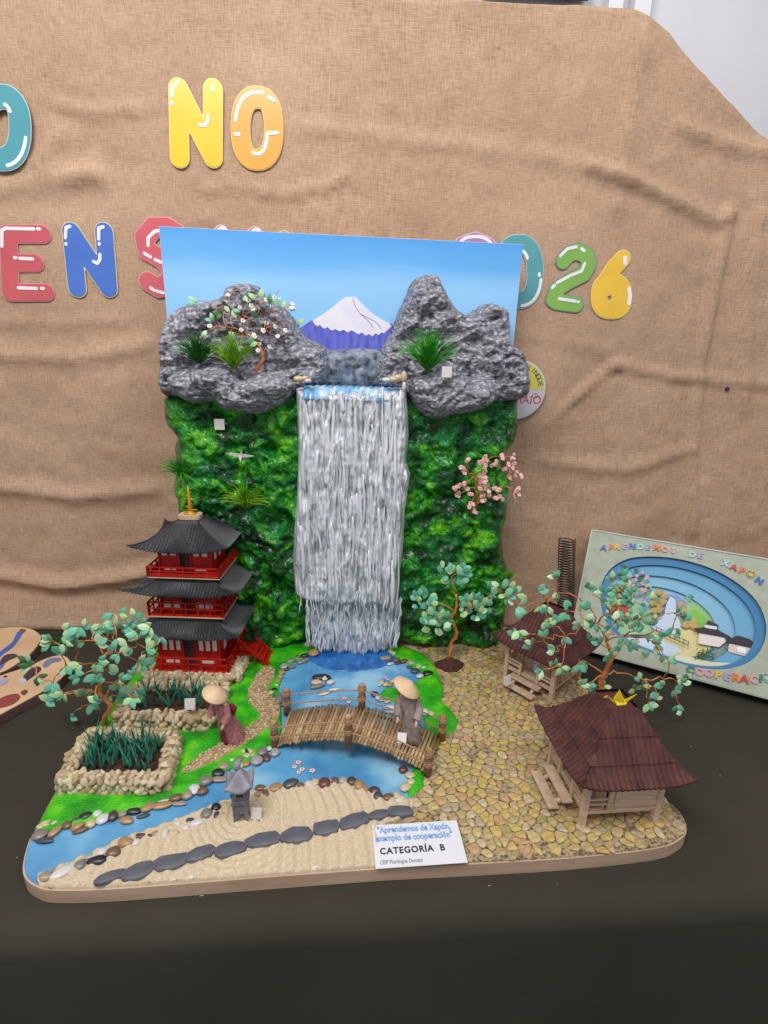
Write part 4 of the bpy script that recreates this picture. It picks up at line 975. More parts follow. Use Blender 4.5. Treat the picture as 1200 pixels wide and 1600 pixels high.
    MB().lathe([(rr, -.004*k), (rr*.99, -.0032*k), (rr*.66, .0005*k), (rr*.33, .004*k), (.0006, .0075*k), (.0002, .0072*k), (rr*.33, .0028*k), (rr*.66, -.0008*k), (rr, -.0046*k)], 40, hp, Rm, cap=False).build('hat', M['hat'], root, True)
    return root
wl = G(362, 1153, .006)
doll('woman doll in a dusty pink kimono and straw cone hat beside the rear stone planter', tuple(wl), math.radians(-32), .104, M['robe_pink'], M['robe_red'], (-.10, -.16), (-.16, .40), 0,
     dict(prof=[(.0, .0165, .014, .003, .0), (.004, .0165, .0142, .003, .001), (.012, .0158, .0135, .002, .002), (.022, .0138, .0125, .001, .002), (.032, .0112, .0105, 0, .001), (.042, .0094, .0090, 0, 0), (.052, .0095, .0085, 0, 0), (.060, .0108, .0080, 0, 0), (.065, .0075, .0062, 0, 0), (.068, .0045, .0045, 0, 0)], fold=.09, ux=0, ua=235, hat=.0208))
pb = lerp(near(.845), far(.845), .50)+o_; pb[2] += .004
doll('doll in a long taupe robe and straw cone hat standing on the bridge', tuple(pb), math.radians(-20), .108, M['robe_grey'], None, (-.09, .02), (-.12, .50), 0,
     dict(prof=[(.0, .0120, .010, .001, 0), (.008, .0118, .010, .001, 0), (.018, .0112, .0098, .001, 0), (.030, .0104, .0094, 0, 0), (.042, .0098, .0090, 0, 0), (.052, .0098, .0085, 0, 0), (.060, .0104, .0078, 0, 0), (.066, .0075, .006, 0, 0), (.069, .0045, .0045, 0, 0)], fold=.14, hat=.0235))

# ------------------------------------------------------------------ painted board and cliffs
KY = 1.07
def W2(px, Y): return [tuple(V(*q, Y)[[0, 2]]) for q in px]
c_tl, c_tr, c_br, c_bl = W2([(248, 354), (818, 381), (803, 540), (261, 500)], KY)
brd = [c_tl, c_tr, (c_tr[0]-.0, .0), (c_tl[0], .0)]
root = thing('backdrop_board', 'tall board painted as blue sky standing behind the rocks', 'board', (0, KY, 0))
zt = (c_tl[1]+c_tr[1])/2
M['sky'] = gradient_mat('sky_paint', .58, zt, [(0, rgb(104, 182, 232)), (.35, rgb(142, 200, 244)), (.68, rgb(150, 204, 248)), (.84, rgb(104, 178, 238)), (1, rgb(82, 162, 232))], noise=.10)
cx_ = (c_tl[0]+c_tr[0])/2; wd = c_tr[0]-c_tl[0]
MB().box((cx_, .004, zt/2), (wd, .006, zt)).build('foam_core', M['edge'], root)
MB().box((cx_, .0004, zt/2), (wd-.0012, .0008, zt-.0012)).build('painted_sheet', M['sky'], root)
def relief_px(name, px, Y, m, h, parent, res=.004, k=0):
    pl = W2(catmull(px, k) if k else px, Y); v, f = plate(sdf_poly(pl), res, h, bottom=-.0002)
    l = parent.location; return obj(name, mesh(name, [(p[0]-l[0], Y-p[2]-l[1], p[1]-l[2]) for p in v], flipf(f), m), parent)
relief_px('painted_mountain', [(440, 560), (452, 528), (470, 512), (487, 500), (500, 505), (560, 512), (590, 508), (612, 505), (625, 520), (650, 570)], KY-.0001, M['mount'], .0004, root)
jag = [(600, 521), (596, 519), (592, 524), (587, 520), (582, 526), (577, 522), (571, 525), (566, 519), (560, 523), (555, 519), (549, 516), (543, 520), (537, 515), (530, 518), (524, 514), (518, 517), (512, 511), (506, 514), (500, 508), (494, 510), (488, 501)]
relief_px('painted_snow', [(488, 501), (503, 492), (520, 480), (533, 469), (541, 464), (556, 464), (566, 475), (578, 487), (592, 497), (608, 505), (612, 510), (606, 515)]+jag[:-1], KY-.0006, M['snow'], .0005, root, res=.003)
for pl in ([(551, 466), (556, 480), (564, 491), (575, 501), (583, 512)], [(566, 492), (580, 499), (590, 506), (596, 514)]):
    q = [V(*p, KY-.0013) for p in catmull(pl, 3, False)]; MB().tube([tuple(a) for a in q], .0005, 4).build('pencil_line', M['line'], root, world=True)

def rock_relief(name, px, Yb, depth, rnd, parent, m, lumps=.012, ls=24, fine=.003, res=.0036, seed=0, ypx=None, k=3, ridge=.006, lean=0, px_Y=None):
    pl = W2(catmull(px, k), px_Y if px_Y else Yb-depth*.45)
    z0 = min(p[1] for p in pl); z1 = max(p[1] for p in pl)
    def h(U, W, S):
        e = np.clip(S/rnd, 0, 1); p = np.sqrt(1-(1-e)**2)
        b = depth*p
        n = lumps*fbm(U*ls, W*ls, U*0+seed, 3)*p+fine*fbm(U*110, W*130, U*0+seed+3, 3)*(.4+.6*p)
        wx = .012*fbm(U*14, W*14, U*0+seed+9, 2)
        n = n+ridge*(fbm((U+wx)*38+W*12, (W+wx)*44-U*14, U*0+seed+6, 3, ridge=True)-.2)*p
        return b+n+lean*(z1-W)*p
    v, f = plate(sdf_poly(pl), res, h, bottom=0)
    l = parent.location; return obj(name, mesh(name, [(p[0]-l[0], Yb-p[2]-l[1], p[1]-l[2]) for p in v], flipf(f), m, True), parent), pl, h
cliff = thing('cliff_model', 'rocky cliff model, mossy green below and crumpled grey rock above, either side of the waterfall', 'cliff', (0, 1.0, 0))
# green moss walls
gl_px = [(262, 612), (250, 634), (252, 662), (267, 684), (262, 705), (268, 735), (262, 765), (272, 800), (270, 870), (276, 940), (290, 990), (340, 1008), (400, 1018), (444, 1016), (478, 1006), (500, 980), (500, 700), (500, 600), (380, 590)]
gr_px = [(600, 600), (600, 800), (600, 980), (628, 1006), (660, 1014), (705, 1018), (750, 1016), (780, 1006), (793, 985), (797, 940), (802, 905), (792, 860), (799, 800), (806, 752), (797, 715), (812, 690), (816, 655), (808, 612), (700, 590)]
gcl, _, hL = rock_relief('moss_face', gl_px, KY-.001, .075, .05, cliff, M['moss'], lumps=.026, ls=20, fine=.005, seed=2, ridge=.006, res=.003, lean=.02, px_Y=1.015)
gcr, _, hR = rock_relief('moss_face', gr_px, KY-.001, .075, .05, cliff, M['moss'], lumps=.026, ls=20, fine=.005, seed=12, ridge=.006, res=.003, lean=.02, px_Y=1.015)
def onface(px, py, h, d=0):       # world point on a moss/rock face seen at px,py
    p = V(px, py, KY-.07)
    for _ in range(6):
        y = KY-.001-float(h(np.array([p[0]]), np.array([p[2]]), np.array([.2]))[0])-d; p = V(px, py, y)
    return p
for g_o, sd in ((gcl, 1), (gcr, 2)):
    me = g_o.data; n = len(me.vertices); co = np.empty(n*3); me.vertices.foreach_get('co', co); co = co.reshape(-1, 3); no = np.empty(n*3); me.vertices.foreach_get('normal', no); no = no.reshape(-1, 3)
    rs = np.random.RandomState(sd); idx = rs.choice(n, 5200); mb = MB()
    for i in idx:
        if no[i, 1] > .1 or co[i, 1] > .055: continue
        p = co[i]+no[i]*.0006; a = rs.uniform(-1, 1, 3); a -= no[i]*a.dot(no[i])*.7; a /= np.linalg.norm(a)+1e-6; b = np.cross(no[i], a); l = rs.uniform(.0015, .0048); w = l*rs.uniform(.25, .5); up_ = no[i]*l*rs.uniform(.1, .5)
        mb.add([p-a*l*.5, p+b*w*.5, p+a*l*.5+up_, p-b*w*.5+up_*.3], [(0, 1, 2), (0, 2, 3)])
    mb.build('moss_crumbs', M['moss'], cliff, kind='stuff')
# grey rocks
rock_relief('rock_peak', [(262, 620), (252, 560), (253, 515), (263, 492), (285, 476), (318, 470), (345, 462), (352, 447), (368, 440), (390, 441), (405, 448), (412, 462), (432, 470), (448, 484), (462, 503), (480, 528), (510, 545), (510, 600), (400, 630)], KY-.001, .075, .022, cliff, M['rock'], lumps=.018, seed=21, lean=.05, px_Y=1.03, ridge=.016, res=.003)
rock_relief('rock_peak', [(585, 600), (595, 548), (612, 520), (622, 492), (636, 462), (647, 436), (664, 427), (682, 428), (692, 442), (704, 466), (716, 482), (734, 491), (748, 480), (765, 472), (782, 477), (795, 486), (797, 510), (796, 534), (815, 547), (827, 572), (828, 606), (818, 624), (780, 630), (700, 625), (630, 620)], KY-.001, .075, .022, cliff, M['rock'], lumps=.018, seed=31, lean=.05, px_Y=1.03, ridge=.016, res=.003)
rock_relief('rock_saddle', [(455, 600), (462, 545), (490, 540), (520, 546), (560, 543), (600, 545), (640, 540), (650, 600), (560, 612)], KY-.001, .045, .02, cliff, M['rockblue'], seed=41, lumps=.008, px_Y=1.04, ridge=.006)
_, plB, hBL = rock_relief('rock_boulder', [(258, 588), (285, 576), (318, 571), (341, 566), (362, 572), (376, 592), (396, 583), (426, 579), (452, 590), (464, 600), (456, 618), (436, 636), (408, 648), (380, 646), (352, 643), (334, 628), (306, 632), (290, 628), (266, 610)], KY-.07, .058, .03, cliff, M['rock'], seed=51, lumps=.012, px_Y=.975, ridge=.013, res=.003)
_, plB2, hBR = rock_relief('rock_boulder', [(638, 604), (645, 590), (668, 584), (682, 571), (698, 567), (716, 578), (740, 590), (768, 592), (777, 612), (770, 632), (736, 646), (708, 650), (680, 656), (656, 645), (641, 622)], KY-.07, .058, .03, cliff, M['rock'], seed=61, lumps=.012, px_Y=.975, ridge=.013, res=.003)
rock_relief('rock_boulder', [(768, 560), (790, 548), (812, 552), (826, 575), (828, 606), (812, 622), (786, 626), (770, 600)], KY-.06, .040, .026, cliff, M['rock'], seed=71, lumps=.006, px_Y=.99, ridge=.013, res=.003)
# ------------------------------------------------------------------ waterfall
WY = .985
root = thing('waterfall', 'waterfall of drawn silicone strands pouring from a blue basin into the pond', 'waterfall', (0, WY, 0))
def fall_sheet(name, px, Yb, depth, m, seed, rnd=.02, st=1.0):
    pl = W2(px, Yb-depth*.5)
    def h(U, W, S):
        e = np.clip(S/rnd, 0, 1); p = np.sqrt(1-(1-e)**2); wob = .006*fbm(U*18, W*7, U*0+seed+8, 2)
        n = .0085*st*fbm((U+wob)*62, W*6, U*0+seed, 3, ridge=True)+.0065*st*fbm((U+wob)*170, W*16, U*0+seed+2, 3, ridge=True)+.0060*fbm(U*60, W*30, U*0+seed+5, 3)
        return depth*p+n*p
    v, f = plate(sdf_poly(pl), .0020, h, bottom=0); l = root.location
    obj(name, mesh(name, [(p[0]-l[0], Yb-p[2]-l[1], p[1]-l[2]) for p in v], flipf(f), m, True), root); return h
def rag(x0, x1, y, a, n, r):  return [(x0+(x1-x0)*i/n, y+r.uniform(-a, a)) for i in range(n+1)]
r_ = random.Random(4)
up = [(461, 606), (463, 650), (465, 700), (463, 770), (458, 830), (456, 880), (460, 925), (476, 935)]+rag(484, 618, 944, 6, 26, r_)+[(624, 925), (631, 860), (634, 800), (641, 755), (643, 742), (636, 720), (640, 680), (639, 640), (636, 604), (620, 607), (590, 605), (560, 608), (530, 605), (500, 608), (478, 604)]
h1 = fall_sheet('upper_fall', up, 1.005, .055, M['fall'], 3)
lo = [(476, 930), (480, 980), (490, 1008)]+rag(498, 540, 1020, 5, 8, r_)+[(548, 1033), (558, 1040), (566, 1034)]+rag(574, 604, 1018, 5, 6, r_)+[(618, 1000), (627, 985), (627, 920)]
h2 = fall_sheet('lower_fall', lo, 1.0, .03, M['fall'], 8)
# crest: water bending over the lip, and the blue basin
v = []; f = []; nx = 70; ny = 8
pL = V(474, 606, .955); pR = V(626, 605, .955)
for i in range(nx+1):
    t = i/nx; x = pL[0]+(pR[0]-pL[0])*t
    for j in range(ny+1):
        s = j/ny; y = 1.035-.09*s-.004*math.sin(t*60)*s; z = pL[2]+.004-.014*max(0, s-.55)**2*8+.0012*math.sin(t*90+s*5); v.append((x, y-WY, z))
for i in range(nx):
    for j in range(ny): a = i*(ny+1)+j; f.append((a, a+1, a+ny+2, a+ny+1))
M['basin'] = mat('basin_blue', rgb(110, 164, 208), rgb(206, 222, 236), scale=60, detail=5, stretch=(1, .3, 1), rough=.15, coat=.5, c3=rgb(124, 180, 222))
bo = obj('basin_water', mesh('basin_water', v, f, M['basin'], True), root); md = bo.modifiers.new('t', 'SOLIDIFY'); md.thickness = .004
mb = MB()
def strand(x, z0, z1, y, r0, wob=.002):
    n = 9; pts = []; rs = []; ph = rng.uniform(0, 6)
    for k in range(n):
        t = k/(n-1); pts.append((x+wob*math.sin(ph+t*5), y+.002*math.sin(ph*2+t*4)-WY, z0+(z1-z0)*t)); rs.append(r0*(.35+1.1*abs(math.sin(math.pi*min(1, t*.8+.12)))**.8)*(1.25 if .78 < t < .97 else 1)*(1 if t < .98 else .4))
    mb.tube(pts, rs, 5)
for k in range(95):
    px = rng.uniform(470, 628); yt_ = 604+rng.random()**1.25*290; L_ = rng.uniform(25, 120)*(1 if rng.random() < .8 else 1.6); yb_ = min(yt_+L_, 948+rng.uniform(-8, 10))
    a = V(px, yt_, .952); hh = float(h1(np.array([a[0]]), np.array([a[2]]), np.array([.05]))[0]); y = 1.005-hh+.0012
    a = V(px, yt_, y); b = V(px+rng.uniform(-3, 3), yb_, y); strand(a[0], a[2], b[2], y, rng.choice((.001, .0016, .0022, .003)))
for k in range(110):                                 # fringe hanging from the upper sheet
    px = rng.uniform(466, 628); yt_ = rng.uniform(915, 940); y = rng.uniform(.945, .965); a = V(px, yt_, y); b = V(px, yt_+rng.uniform(14, 34), y); strand(a[0], a[2], b[2], y, rng.uniform(.0006, .0015))
for k in range(90):
    px = rng.uniform(480, 626); yt_ = rng.uniform(945, 1000); e = 1024+14*math.exp(-((px-556)/25)**2)-10*abs((px-556)/70)**3; y = rng.uniform(.962, .972); a = V(px, yt_, y); b = V(px+rng.uniform(-4, 4), min(e+rng.uniform(-6, 4), yt_+rng.uniform(25, 70)), y)
    b[2] = max(b[2], .004); strand(a[0], a[2], b[2], y, rng.uniform(.0008, .002), .003)
mb.build('strands', M['strand'], root, True, kind='stuff')
# cream pebbles at the crest
for off, lst, lab in (((440, 560), [(85, 103, 'cream', 48, 28), (115, 100, 'cream', 36, 24), (130, 112, 'white', 36, 20)], 'pair of cream pebbles at the left end of the waterfall crest'), ((440, 560), [(525, 107, 'white', 44, 22), (560, 104, 'cream', 40, 26), (585, 98, 'cream', 46, 34), (612, 92, 'cream', 30, 50), (612, 140, 'white', 20, 46)], 'cluster of cream pebbles at the right end of the waterfall crest')):
    p0 = V(off[0]+lst[0][0]/3.2, off[1]+lst[0][1]/3.2, .96); rt = thing('pebble_heap', lab, 'stones', tuple(p0))
    for q in lst:
        p = V(off[0]+q[0]/3.2, off[1]+q[1]/3.2, .955); s_ = .955/F_PX; obj('pebble', pebble_mesh(q[2], rng.randrange(4)), rt, (p[0]-p0[0], p[1]-p0[1], p[2]-p0[2]), None, (q[3]/6.4*s_*1.1, .006, q[4]/6.4*s_*1.1))

# ------------------------------------------------------------------ wire trees
def leaf_mesh(name, m, L=.0125, W=.0064, curl=.0012, blunt=False):
    n = 6; v = []; f = []
    for i in range(n+1):
        t = i/n; w = W/2*(math.sin(math.pi*t)**(.6 if blunt else .85) if 0 < t < 1 else 0); z = curl*math.sin(math.pi*t)
        for s in (-1, 0, 1): v.append((s*w, t*L, z+(.0006 if s == 0 else 0)))
    for i in range(n):
        for s in range(2): a = i*3+s; f.append((a, a+1, a+4, a+3))
    n0 = len(v); v += [(p[0], p[1], p[2]-.0006) for p in v]; f += [tuple(k+n0 for k in q[::-1]) for q in f]
    for i in range(n): f.append((i*3, (i+1)*3, (i+1)*3+n0, i*3+n0)); f.append(((i+1)*3+2, i*3+2, i*3+2+n0, (i+1)*3+2+n0))
    return mesh(name, v, f, m, False)
LM = {k: [leaf_mesh('leaf', M[k], W=w_, curl=c_) for w_, c_ in ((.0068, .001), (.0062, .002), (.0074, .0004))] for k in ('leaf_teal', 'leaf_light', 'leaf_dark')}
LR = {k: [leaf_mesh('leaf', M[k], L=.0150, W=.0098, curl=.0008, blunt=True)] for k in ('leaf_teal', 'leaf_light', 'leaf_dark')}
def blossom_mesh(name, m, r=.0032, seed=0):
    r2 = random.Random(seed); mb = MB()
    for k in range(5):
        a = 2*math.pi*k/5; c = (math.cos(a)*r*.55, math.sin(a)*r*.55, 0); v, f = ico(1, seed+k, .12)
        mb.add([(p[0]*r*.55+c[0], p[1]*r*.55+c[1], p[2]*r*.3+r2.uniform(0, .3)*r) for p in v], f)
    return mesh(name, mb.v, mb.f, m, True)
def grow(root, trunk, trunk_r, targets, wob=.004, base_n=0, twig=.0009, maxlen=9, out=1.0):
    """trunk: world polyline; targets: points; each is wired to the nearest node of the skeleton"""
    tp = [np.array(p) for p in trunk]; nodes = list(tp); l = np.array(root.location)
    mb = MB(); mb.tube([tuple(p-l) for p in tp], trunk_r, 8)
    for s_ in (0, math.pi): # twisted pair look
        pts = [tuple(p-l+np.array([math.cos(i*1.3+s_), math.sin(i*1.3+s_), 0])*trunk_r[i]*.7) for i, p in enumerate(tp)]; mb.tube(pts, [q*.55 for q in trunk_r], 6)
    mb.build('trunk', M['copper'], root, True)
    top = tp[-1]; start = max(1, int(len(tp)*.45)); nodes = tp[start:]
    order = sorted(targets, key=lambda q: np.linalg.norm(np.array(q)-top))
    depth = {i: 0 for i in range(len(nodes))}
    for q in order:
        q = np.array(q); D = [np.linalg.norm(n_-q)+.010*depth[i] for i, n_ in enumerate(nodes)]; i = int(np.argmin(D)); a = nodes[i]; d = np.linalg.norm(q-a); k = max(3, min(9, int(d/.012)+2))
        pts = []
        for j in range(k+1):
            t = j/k; p = a*(1-t)+q*t+np.array([0, 0, 1])*d*.10*math.sin(math.pi*t)+nr.uniform(-1, 1, 3)*wob*math.sin(math.pi*t); pts.append(p)
        r0 = max(twig, min(trunk_r[-1]*.8, twig*(1+d*8)))/(1+.25*depth[i])
        MB().tube([tuple(p-l) for p in pts], [r0*(1-.6*j/k)+.0004 for j in range(k+1)], 5).build('branch', M['copper'], root, True)
        for j in range(1, k+1): depth[len(nodes)] = depth[i]+1; nodes.append(pts[j])
def put(root, me, p, size=1.0, name='leaf', tilt=None):
    l = root.location; ax = rng.uniform(0, 2*math.pi)
    # leaves lie roughly facing outwards/upwards with random spin
    e = (math.radians(rng.uniform(15, 75)), math.radians(rng.uniform(-35, 35)), ax) if tilt is None else tilt
    if name == 'blossom': e = (math.radians(rng.uniform(40, 100)), rng.uniform(-.4, .4), ax*.1)
    return obj(name, me, root, (p[0]-l[0], p[1]-l[1], p[2]-l[2]), e, (size*rng.uniform(.9, 1.12),)*3)
def spray(root, p, kinds, n, size=1.0):
    """pair or trio of leaves from one tip, opening like a bud towards the front"""
    a0 = rng.uniform(0, 2*math.pi); l = root.location
    for k in range(n):
        kd = kinds[k % len(kinds)]; a = a0+(k-(n-1)/2)*rng.uniform(.7, 1.25)
        dirv = Vector((math.cos(a), rng.uniform(-.5, .1), math.sin(a)*.95)).normalized(); nrm = Vector((rng.uniform(-.35, .35), -1, rng.uniform(.1, .8))); x = dirv.cross(nrm).normalized(); z = x.cross(dirv)
        R = Matrix((x, dirv, z)).transposed().to_euler(); obj('leaf', LM[kd][rng.randrange(3)], root, (p[0]-l[0], p[1]-l[1]+k*.0006, p[2]-l[2]), R, (size*rng.uniform(.85, 1.12),)*3)
# left tree
tl = G(165, 1136, .004); root = thing('wire_tree', 'copper wire tree with loose paper leaves at the left edge, behind the front planter', 'tree', tuple(tl))
def tpath(px, Y0, dy=0): return [V(x, y, Y0+dy*i/len(px)) for i, (x, y) in enumerate(px)]
yy = tl[1]
tr = [tl]+tpath([(163, 1120), (171, 1110), (173, 1100), (163, 1092), (154, 1082), (157, 1066), (160, 1048), (161, 1034), (162, 1024)], yy)
LT = [(710, 115), (745, 118), (700, 170), (672, 182), (612, 205), (565, 215), (525, 205), (492, 203), (735, 200), (768, 210), (800, 190), (840, 140), (878, 162), (905, 190), (940, 205), (942, 238), (815, 215), (860, 250), (860, 275), (1005, 262), (320, 280), (315, 305), (410, 280), (447, 300), (480, 315), (418, 352), (385, 365), (612, 308), (655, 290), (730, 270), (715, 305), (820, 325), (765, 365), (738, 370), (910, 330), (918, 350), (862, 412), (870, 435), (970, 410), (615, 405), (605, 432), (578, 472), (600, 495), (618, 530), (470, 480), (500, 510), (412, 440), (740, 480), (742, 525), (770, 560), (738, 588), (840, 500), (330, 548), (360, 572), (400, 612), (320, 650), (285, 652), (530, 630), (570, 680), (610, 668), (440, 760), (690, 630), (760, 640), (825, 640), (872, 620), (905, 615), (785, 670), (170, 415), (190, 440), (235, 510), (385, 205)]
tg = []
for (x, y) in LT: tg.append(V(x/4, 930+y/4, yy+rng.uniform(-.05, .05)))
grow(root, tr, [.0042, .0040, .0038, .0036, .0034, .0032, .003, .0028, .0024, .002], tg)
for (x, y), p in zip(LT, tg): spray(root, p, ['leaf_dark', 'leaf_light'] if x < 240 else rng.choice([['leaf_teal', 'leaf_light'], ['leaf_light', 'leaf_teal'], ['leaf_teal', 'leaf_teal']]), 3 if rng.random() < .45 else 2, 1.5)
# middle tree with dense leaf puffs
tm = G(700, 1036, .010); root = thing('wire_tree', 'copper wire bonsai with dense round puffs of leaves on a brown soil mound', 'tree', (tm[0], tm[1], .002)); ym = tm[1]
mpx = [(370, 800), (385, 740), (392, 690), (396, 655), (425, 630), (432, 590), (420, 555), (402, 515), (395, 490), (418, 440), (434, 400), (432, 350), (426, 312)]
tr = [V(620+x/4.615, 860+y/4.615, ym) for x, y in mpx]
cl = [((185, 350), 78, 64, 21, 0), ((285, 490), 90, 76, 32, -.012), ((410, 155), 112, 62, 28, 0), ((550, 400), 98, 82, 38, -.006), ((765, 275), 92, 64, 26, .01)]
tips = []; lv = []
for (cx, cy), rx, ry, n, dy in cl:
    for k in range(n):
        a = rng.uniform(0, 6.28); q = math.sqrt(rng.random()); x = cx+rx*q*math.cos(a); y = cy+ry*q*math.sin(a); yv = ym+dy+rng.uniform(-.016, .016)
        lv.append((V(620+x/4.615, 860+y/4.615, yv), (cx, cy), math.atan2(-(y-cy), x-cx)))
    for k in range(3): tips.append(V(620+(cx+rng.uniform(-.4, .4)*rx)/4.615, 860+(cy+.35*ry+rng.uniform(-.2, .3)*ry)/4.615, ym+dy))
grow(root, tr, [.0044, .0042, .0040, .0038, .0038, .0036, .0034, .0032, .003, .0028, .0026, .0024, .002], tips, twig=.0011)
for p, c, a in lv:
    kd = rng.choice(['leaf_teal', 'leaf_light', 'leaf_teal', 'leaf_light', 'leaf_teal']); a += rng.uniform(-.9, .9)+math.pi/2*rng.choice((0, 0, 1))
    dirv = Vector((math.cos(a)*.7, rng.uniform(-.4, .2), .55+math.sin(a)*.6)).normalized(); nrm = Vector((rng.uniform(-.9, .9), -1, rng.uniform(-.1, .8))); x = dirv.cross(nrm).normalized(); z = x.cross(dirv); l = root.location
    obj('leaf', LR[kd][0], root, (p[0]-l[0], p[1]-l[1], p[2]-l[2]-.006), Matrix((x, dirv, z)).transposed().to_euler(), (rng.uniform(1.05, 1.35),)*3)
s = sdf_poly([(.031*math.cos(a)*(1+.12*math.sin(a*3)), .022*math.sin(a)*(1+.1*math.cos(a*4))) for a in np.linspace(0, 2*math.pi, 30)[:-1]])
v, f = plate(s, .0018, lambda U, W, S: .002+.017*np.clip(S/.022, 0, 1)**.8+.0035*fbm(U*120, W*120, U*0, 3, ridge=True), bottom=0); obj('soil_mound', mesh('soil_mound', [(p[0]+.004, p[1], p[2]) for p in v], f, M['soil']), root)
# right tree
tb = np.array([.470, .745, .003]); root = thing('wire_tree', 'large sprawling copper wire tree with paper leaves at the right, behind the front hut', 'tree', tuple(tb))
tr = [tb]+[V(x, y, .745+.0*i) for i, (x, y) in enumerate([(936, 1098), (941, 1080), (938, 1066), (944, 1054), (950, 1042), (957, 1028), (952, 1012), (947, 1002)])]
RT_ = [(265, 105), (320, 78), (415, 80), (400, 8), (210, 160), (237, 157), (330, 145), (367, 150), (450, 120), (440, 185), (350, 225), (385, 240), (415, 225), (450, 300), (207, 290), (290, 335), (345, 305), (400, 375), (225, 272), (340, 465), (395, 445), (432, 452), (467, 465), (522, 440), (537, 418), (560, 535), (525, 540), (605, 545), (622, 502), (640, 545), (645, 412), (570, 315), (520, 230), (600, 230), (515, 135), (575, 160), (620, 335), (682, 388), (740, 300), (700, 230), (715, 170), (800, 270), (790, 220), (830, 200), (850, 290), (882, 322), (870, 380), (930, 430), (962, 420), (940, 300), (980, 270), (1020, 290), (825, 510), (832, 540), (905, 575), (892, 605), (942, 537), (990, 562), (1040, 507), (1027, 530), (1000, 640), (1030, 665), (660, 60), (700, 100), (740, 60), (780, 90), (720, 120), (760, 130), (700, 35), (800, 130), (850, 150), (640, 85), (1045, 100), (1000, 180), (1030, 210), (800, 560), (860, 630), (680, 20), (720, 0), (760, 20), (640, 130), (690, 150), (750, 200), (810, 60), (880, 70), (560, 60), (660, 270), (730, 350), (775, 330), (780, 260), (545, 215), (860, 240), (900, 340)]
tg = []
for (x, y) in RT_:
    tg.append(V(740+x/3.158, 900+y/3.158, .745+rng.uniform(-.05, .05)))
grow(root, tr, [.0048, .0046, .0044, .0042, .0042, .004, .0036, .0030, .0024], tg, wob=.006, twig=.0010)
for (x, y), p in zip(RT_, tg): spray(root, p, rng.choice([['leaf_teal', 'leaf_light'], ['leaf_light', 'leaf_teal'], ['leaf_teal', 'leaf_teal'], ['leaf_teal', 'leaf_teal', 'leaf_light']]), 2 if rng.random() < .6 else 3, 1.42)
# white blossom tree on the left rock
yw = .965; tw = V(399, 580, yw); root = thing('wire_tree', 'small copper wire tree with white blossoms and a few leaves on the left grey rock', 'tree', tuple(tw))
tr = [V(230+x/3.871, 340+y/3.871, yw) for x, y in [(655, 930), (680, 895), (700, 860), (698, 820), (680, 785), (650, 745), (620, 715), (590, 695)]]
BW = [(490, 470), (560, 545), (630, 535), (640, 555), (580, 625), (570, 680), (650, 720), (720, 640), (775, 660), (700, 685), (835, 685), (770, 485), (800, 500), (875, 550), (880, 525), (740, 505), (680, 765), (740, 785), (670, 805), (540, 780), (378, 658), (610, 505), (790, 720), (505, 780), (722, 500), (645, 710)]
LW = [(300, 512), (605, 440), (465, 535), (512, 560), (690, 495), (662, 500), (812, 548), (850, 545), (675, 605), (452, 580), (510, 590), (490, 690), (402, 632), (362, 682), (592, 790), (622, 775), (900, 640), (578, 500), (740, 520)]
tgb = [V(230+x/3.871, 340+y/3.871, yw+rng.uniform(-.02, .012)) for x, y in BW]; tgl = [V(230+x/3.871, 340+y/3.871, yw+rng.uniform(-.02, .012)) for x, y in LW]
extra = [V(230+rng.uniform(400, 860)/3.871, 340+rng.uniform(420, 760)/3.871, yw+rng.uniform(-.01, .01)) for _ in range(26)]
grow(root, tr, [.0034, .0034, .0032, .003, .0028, .0026, .0022, .002], tgb+tgl+extra, wob=.004, twig=.0005)
BMW = [blossom_mesh('blossom', M['petal_w'], .0034, k) for k in range(3)]; BMP = [blossom_mesh('blossom', M['petal_p'], .0042, k+5) for k in range(3)]
for p in tgb: put(root, BMW[rng.randrange(3)], p, 1.35, name='blossom')
for k, p in enumerate(tgl): spray(root, p, ['leaf_dark'] if k in (1, 8, 10, 9) else ['leaf_light', 'leaf_teal'], 1 if k % 3 else 2, 1.35)
# pink blossom tree on the green cliff
yp = .955; tpk = V(735, 802, yp); root = thing('wire_tree', 'small copper wire tree covered in pink blossoms growing from the green cliff on the right', 'tree', tuple(tpk))
Q = lambda x, y: (600+x/3.479, 600+y/3.479)
tr = [V(*Q(x, y), yp+.02-.02*i/5) for i, (x, y) in enumerate([(475, 700), (490, 670), (515, 640), (512, 600), (508, 560), (500, 530), (495, 505)])]
BP = [(455, 410), (420, 465), (440, 475), (525, 425), (545, 450), (590, 435), (615, 430), (560, 405), (645, 400), (695, 395), (675, 440), (690, 470), (680, 500), (720, 490), (740, 500), (545, 485), (550, 520), (530, 545), (560, 540), (385, 560), (410, 545), (430, 550), (400, 605), (465, 595), (525, 575), (535, 600), (570, 605), (620, 580), (610, 625), (545, 632), (635, 620), (725, 580), (720, 610), (472, 655), (490, 695), (555, 560), (600, 570), (540, 410), (660, 470), (700, 440), (445, 580), (520, 500), (575, 590)]
tgb = [V(*Q(x, y), yp+rng.uniform(-.03, .012)) for x, y in BP]
grow(root, tr, [.0032, .0032, .003, .0028, .0025, .0022, .002], tgb, wob=.004, twig=.0007)
for p in tgb:
    for k in range(3): put(root, BMP[rng.randrange(3)], np.array(p)+nr.uniform(-.0045, .0045, 3), 1.08, name='blossom')

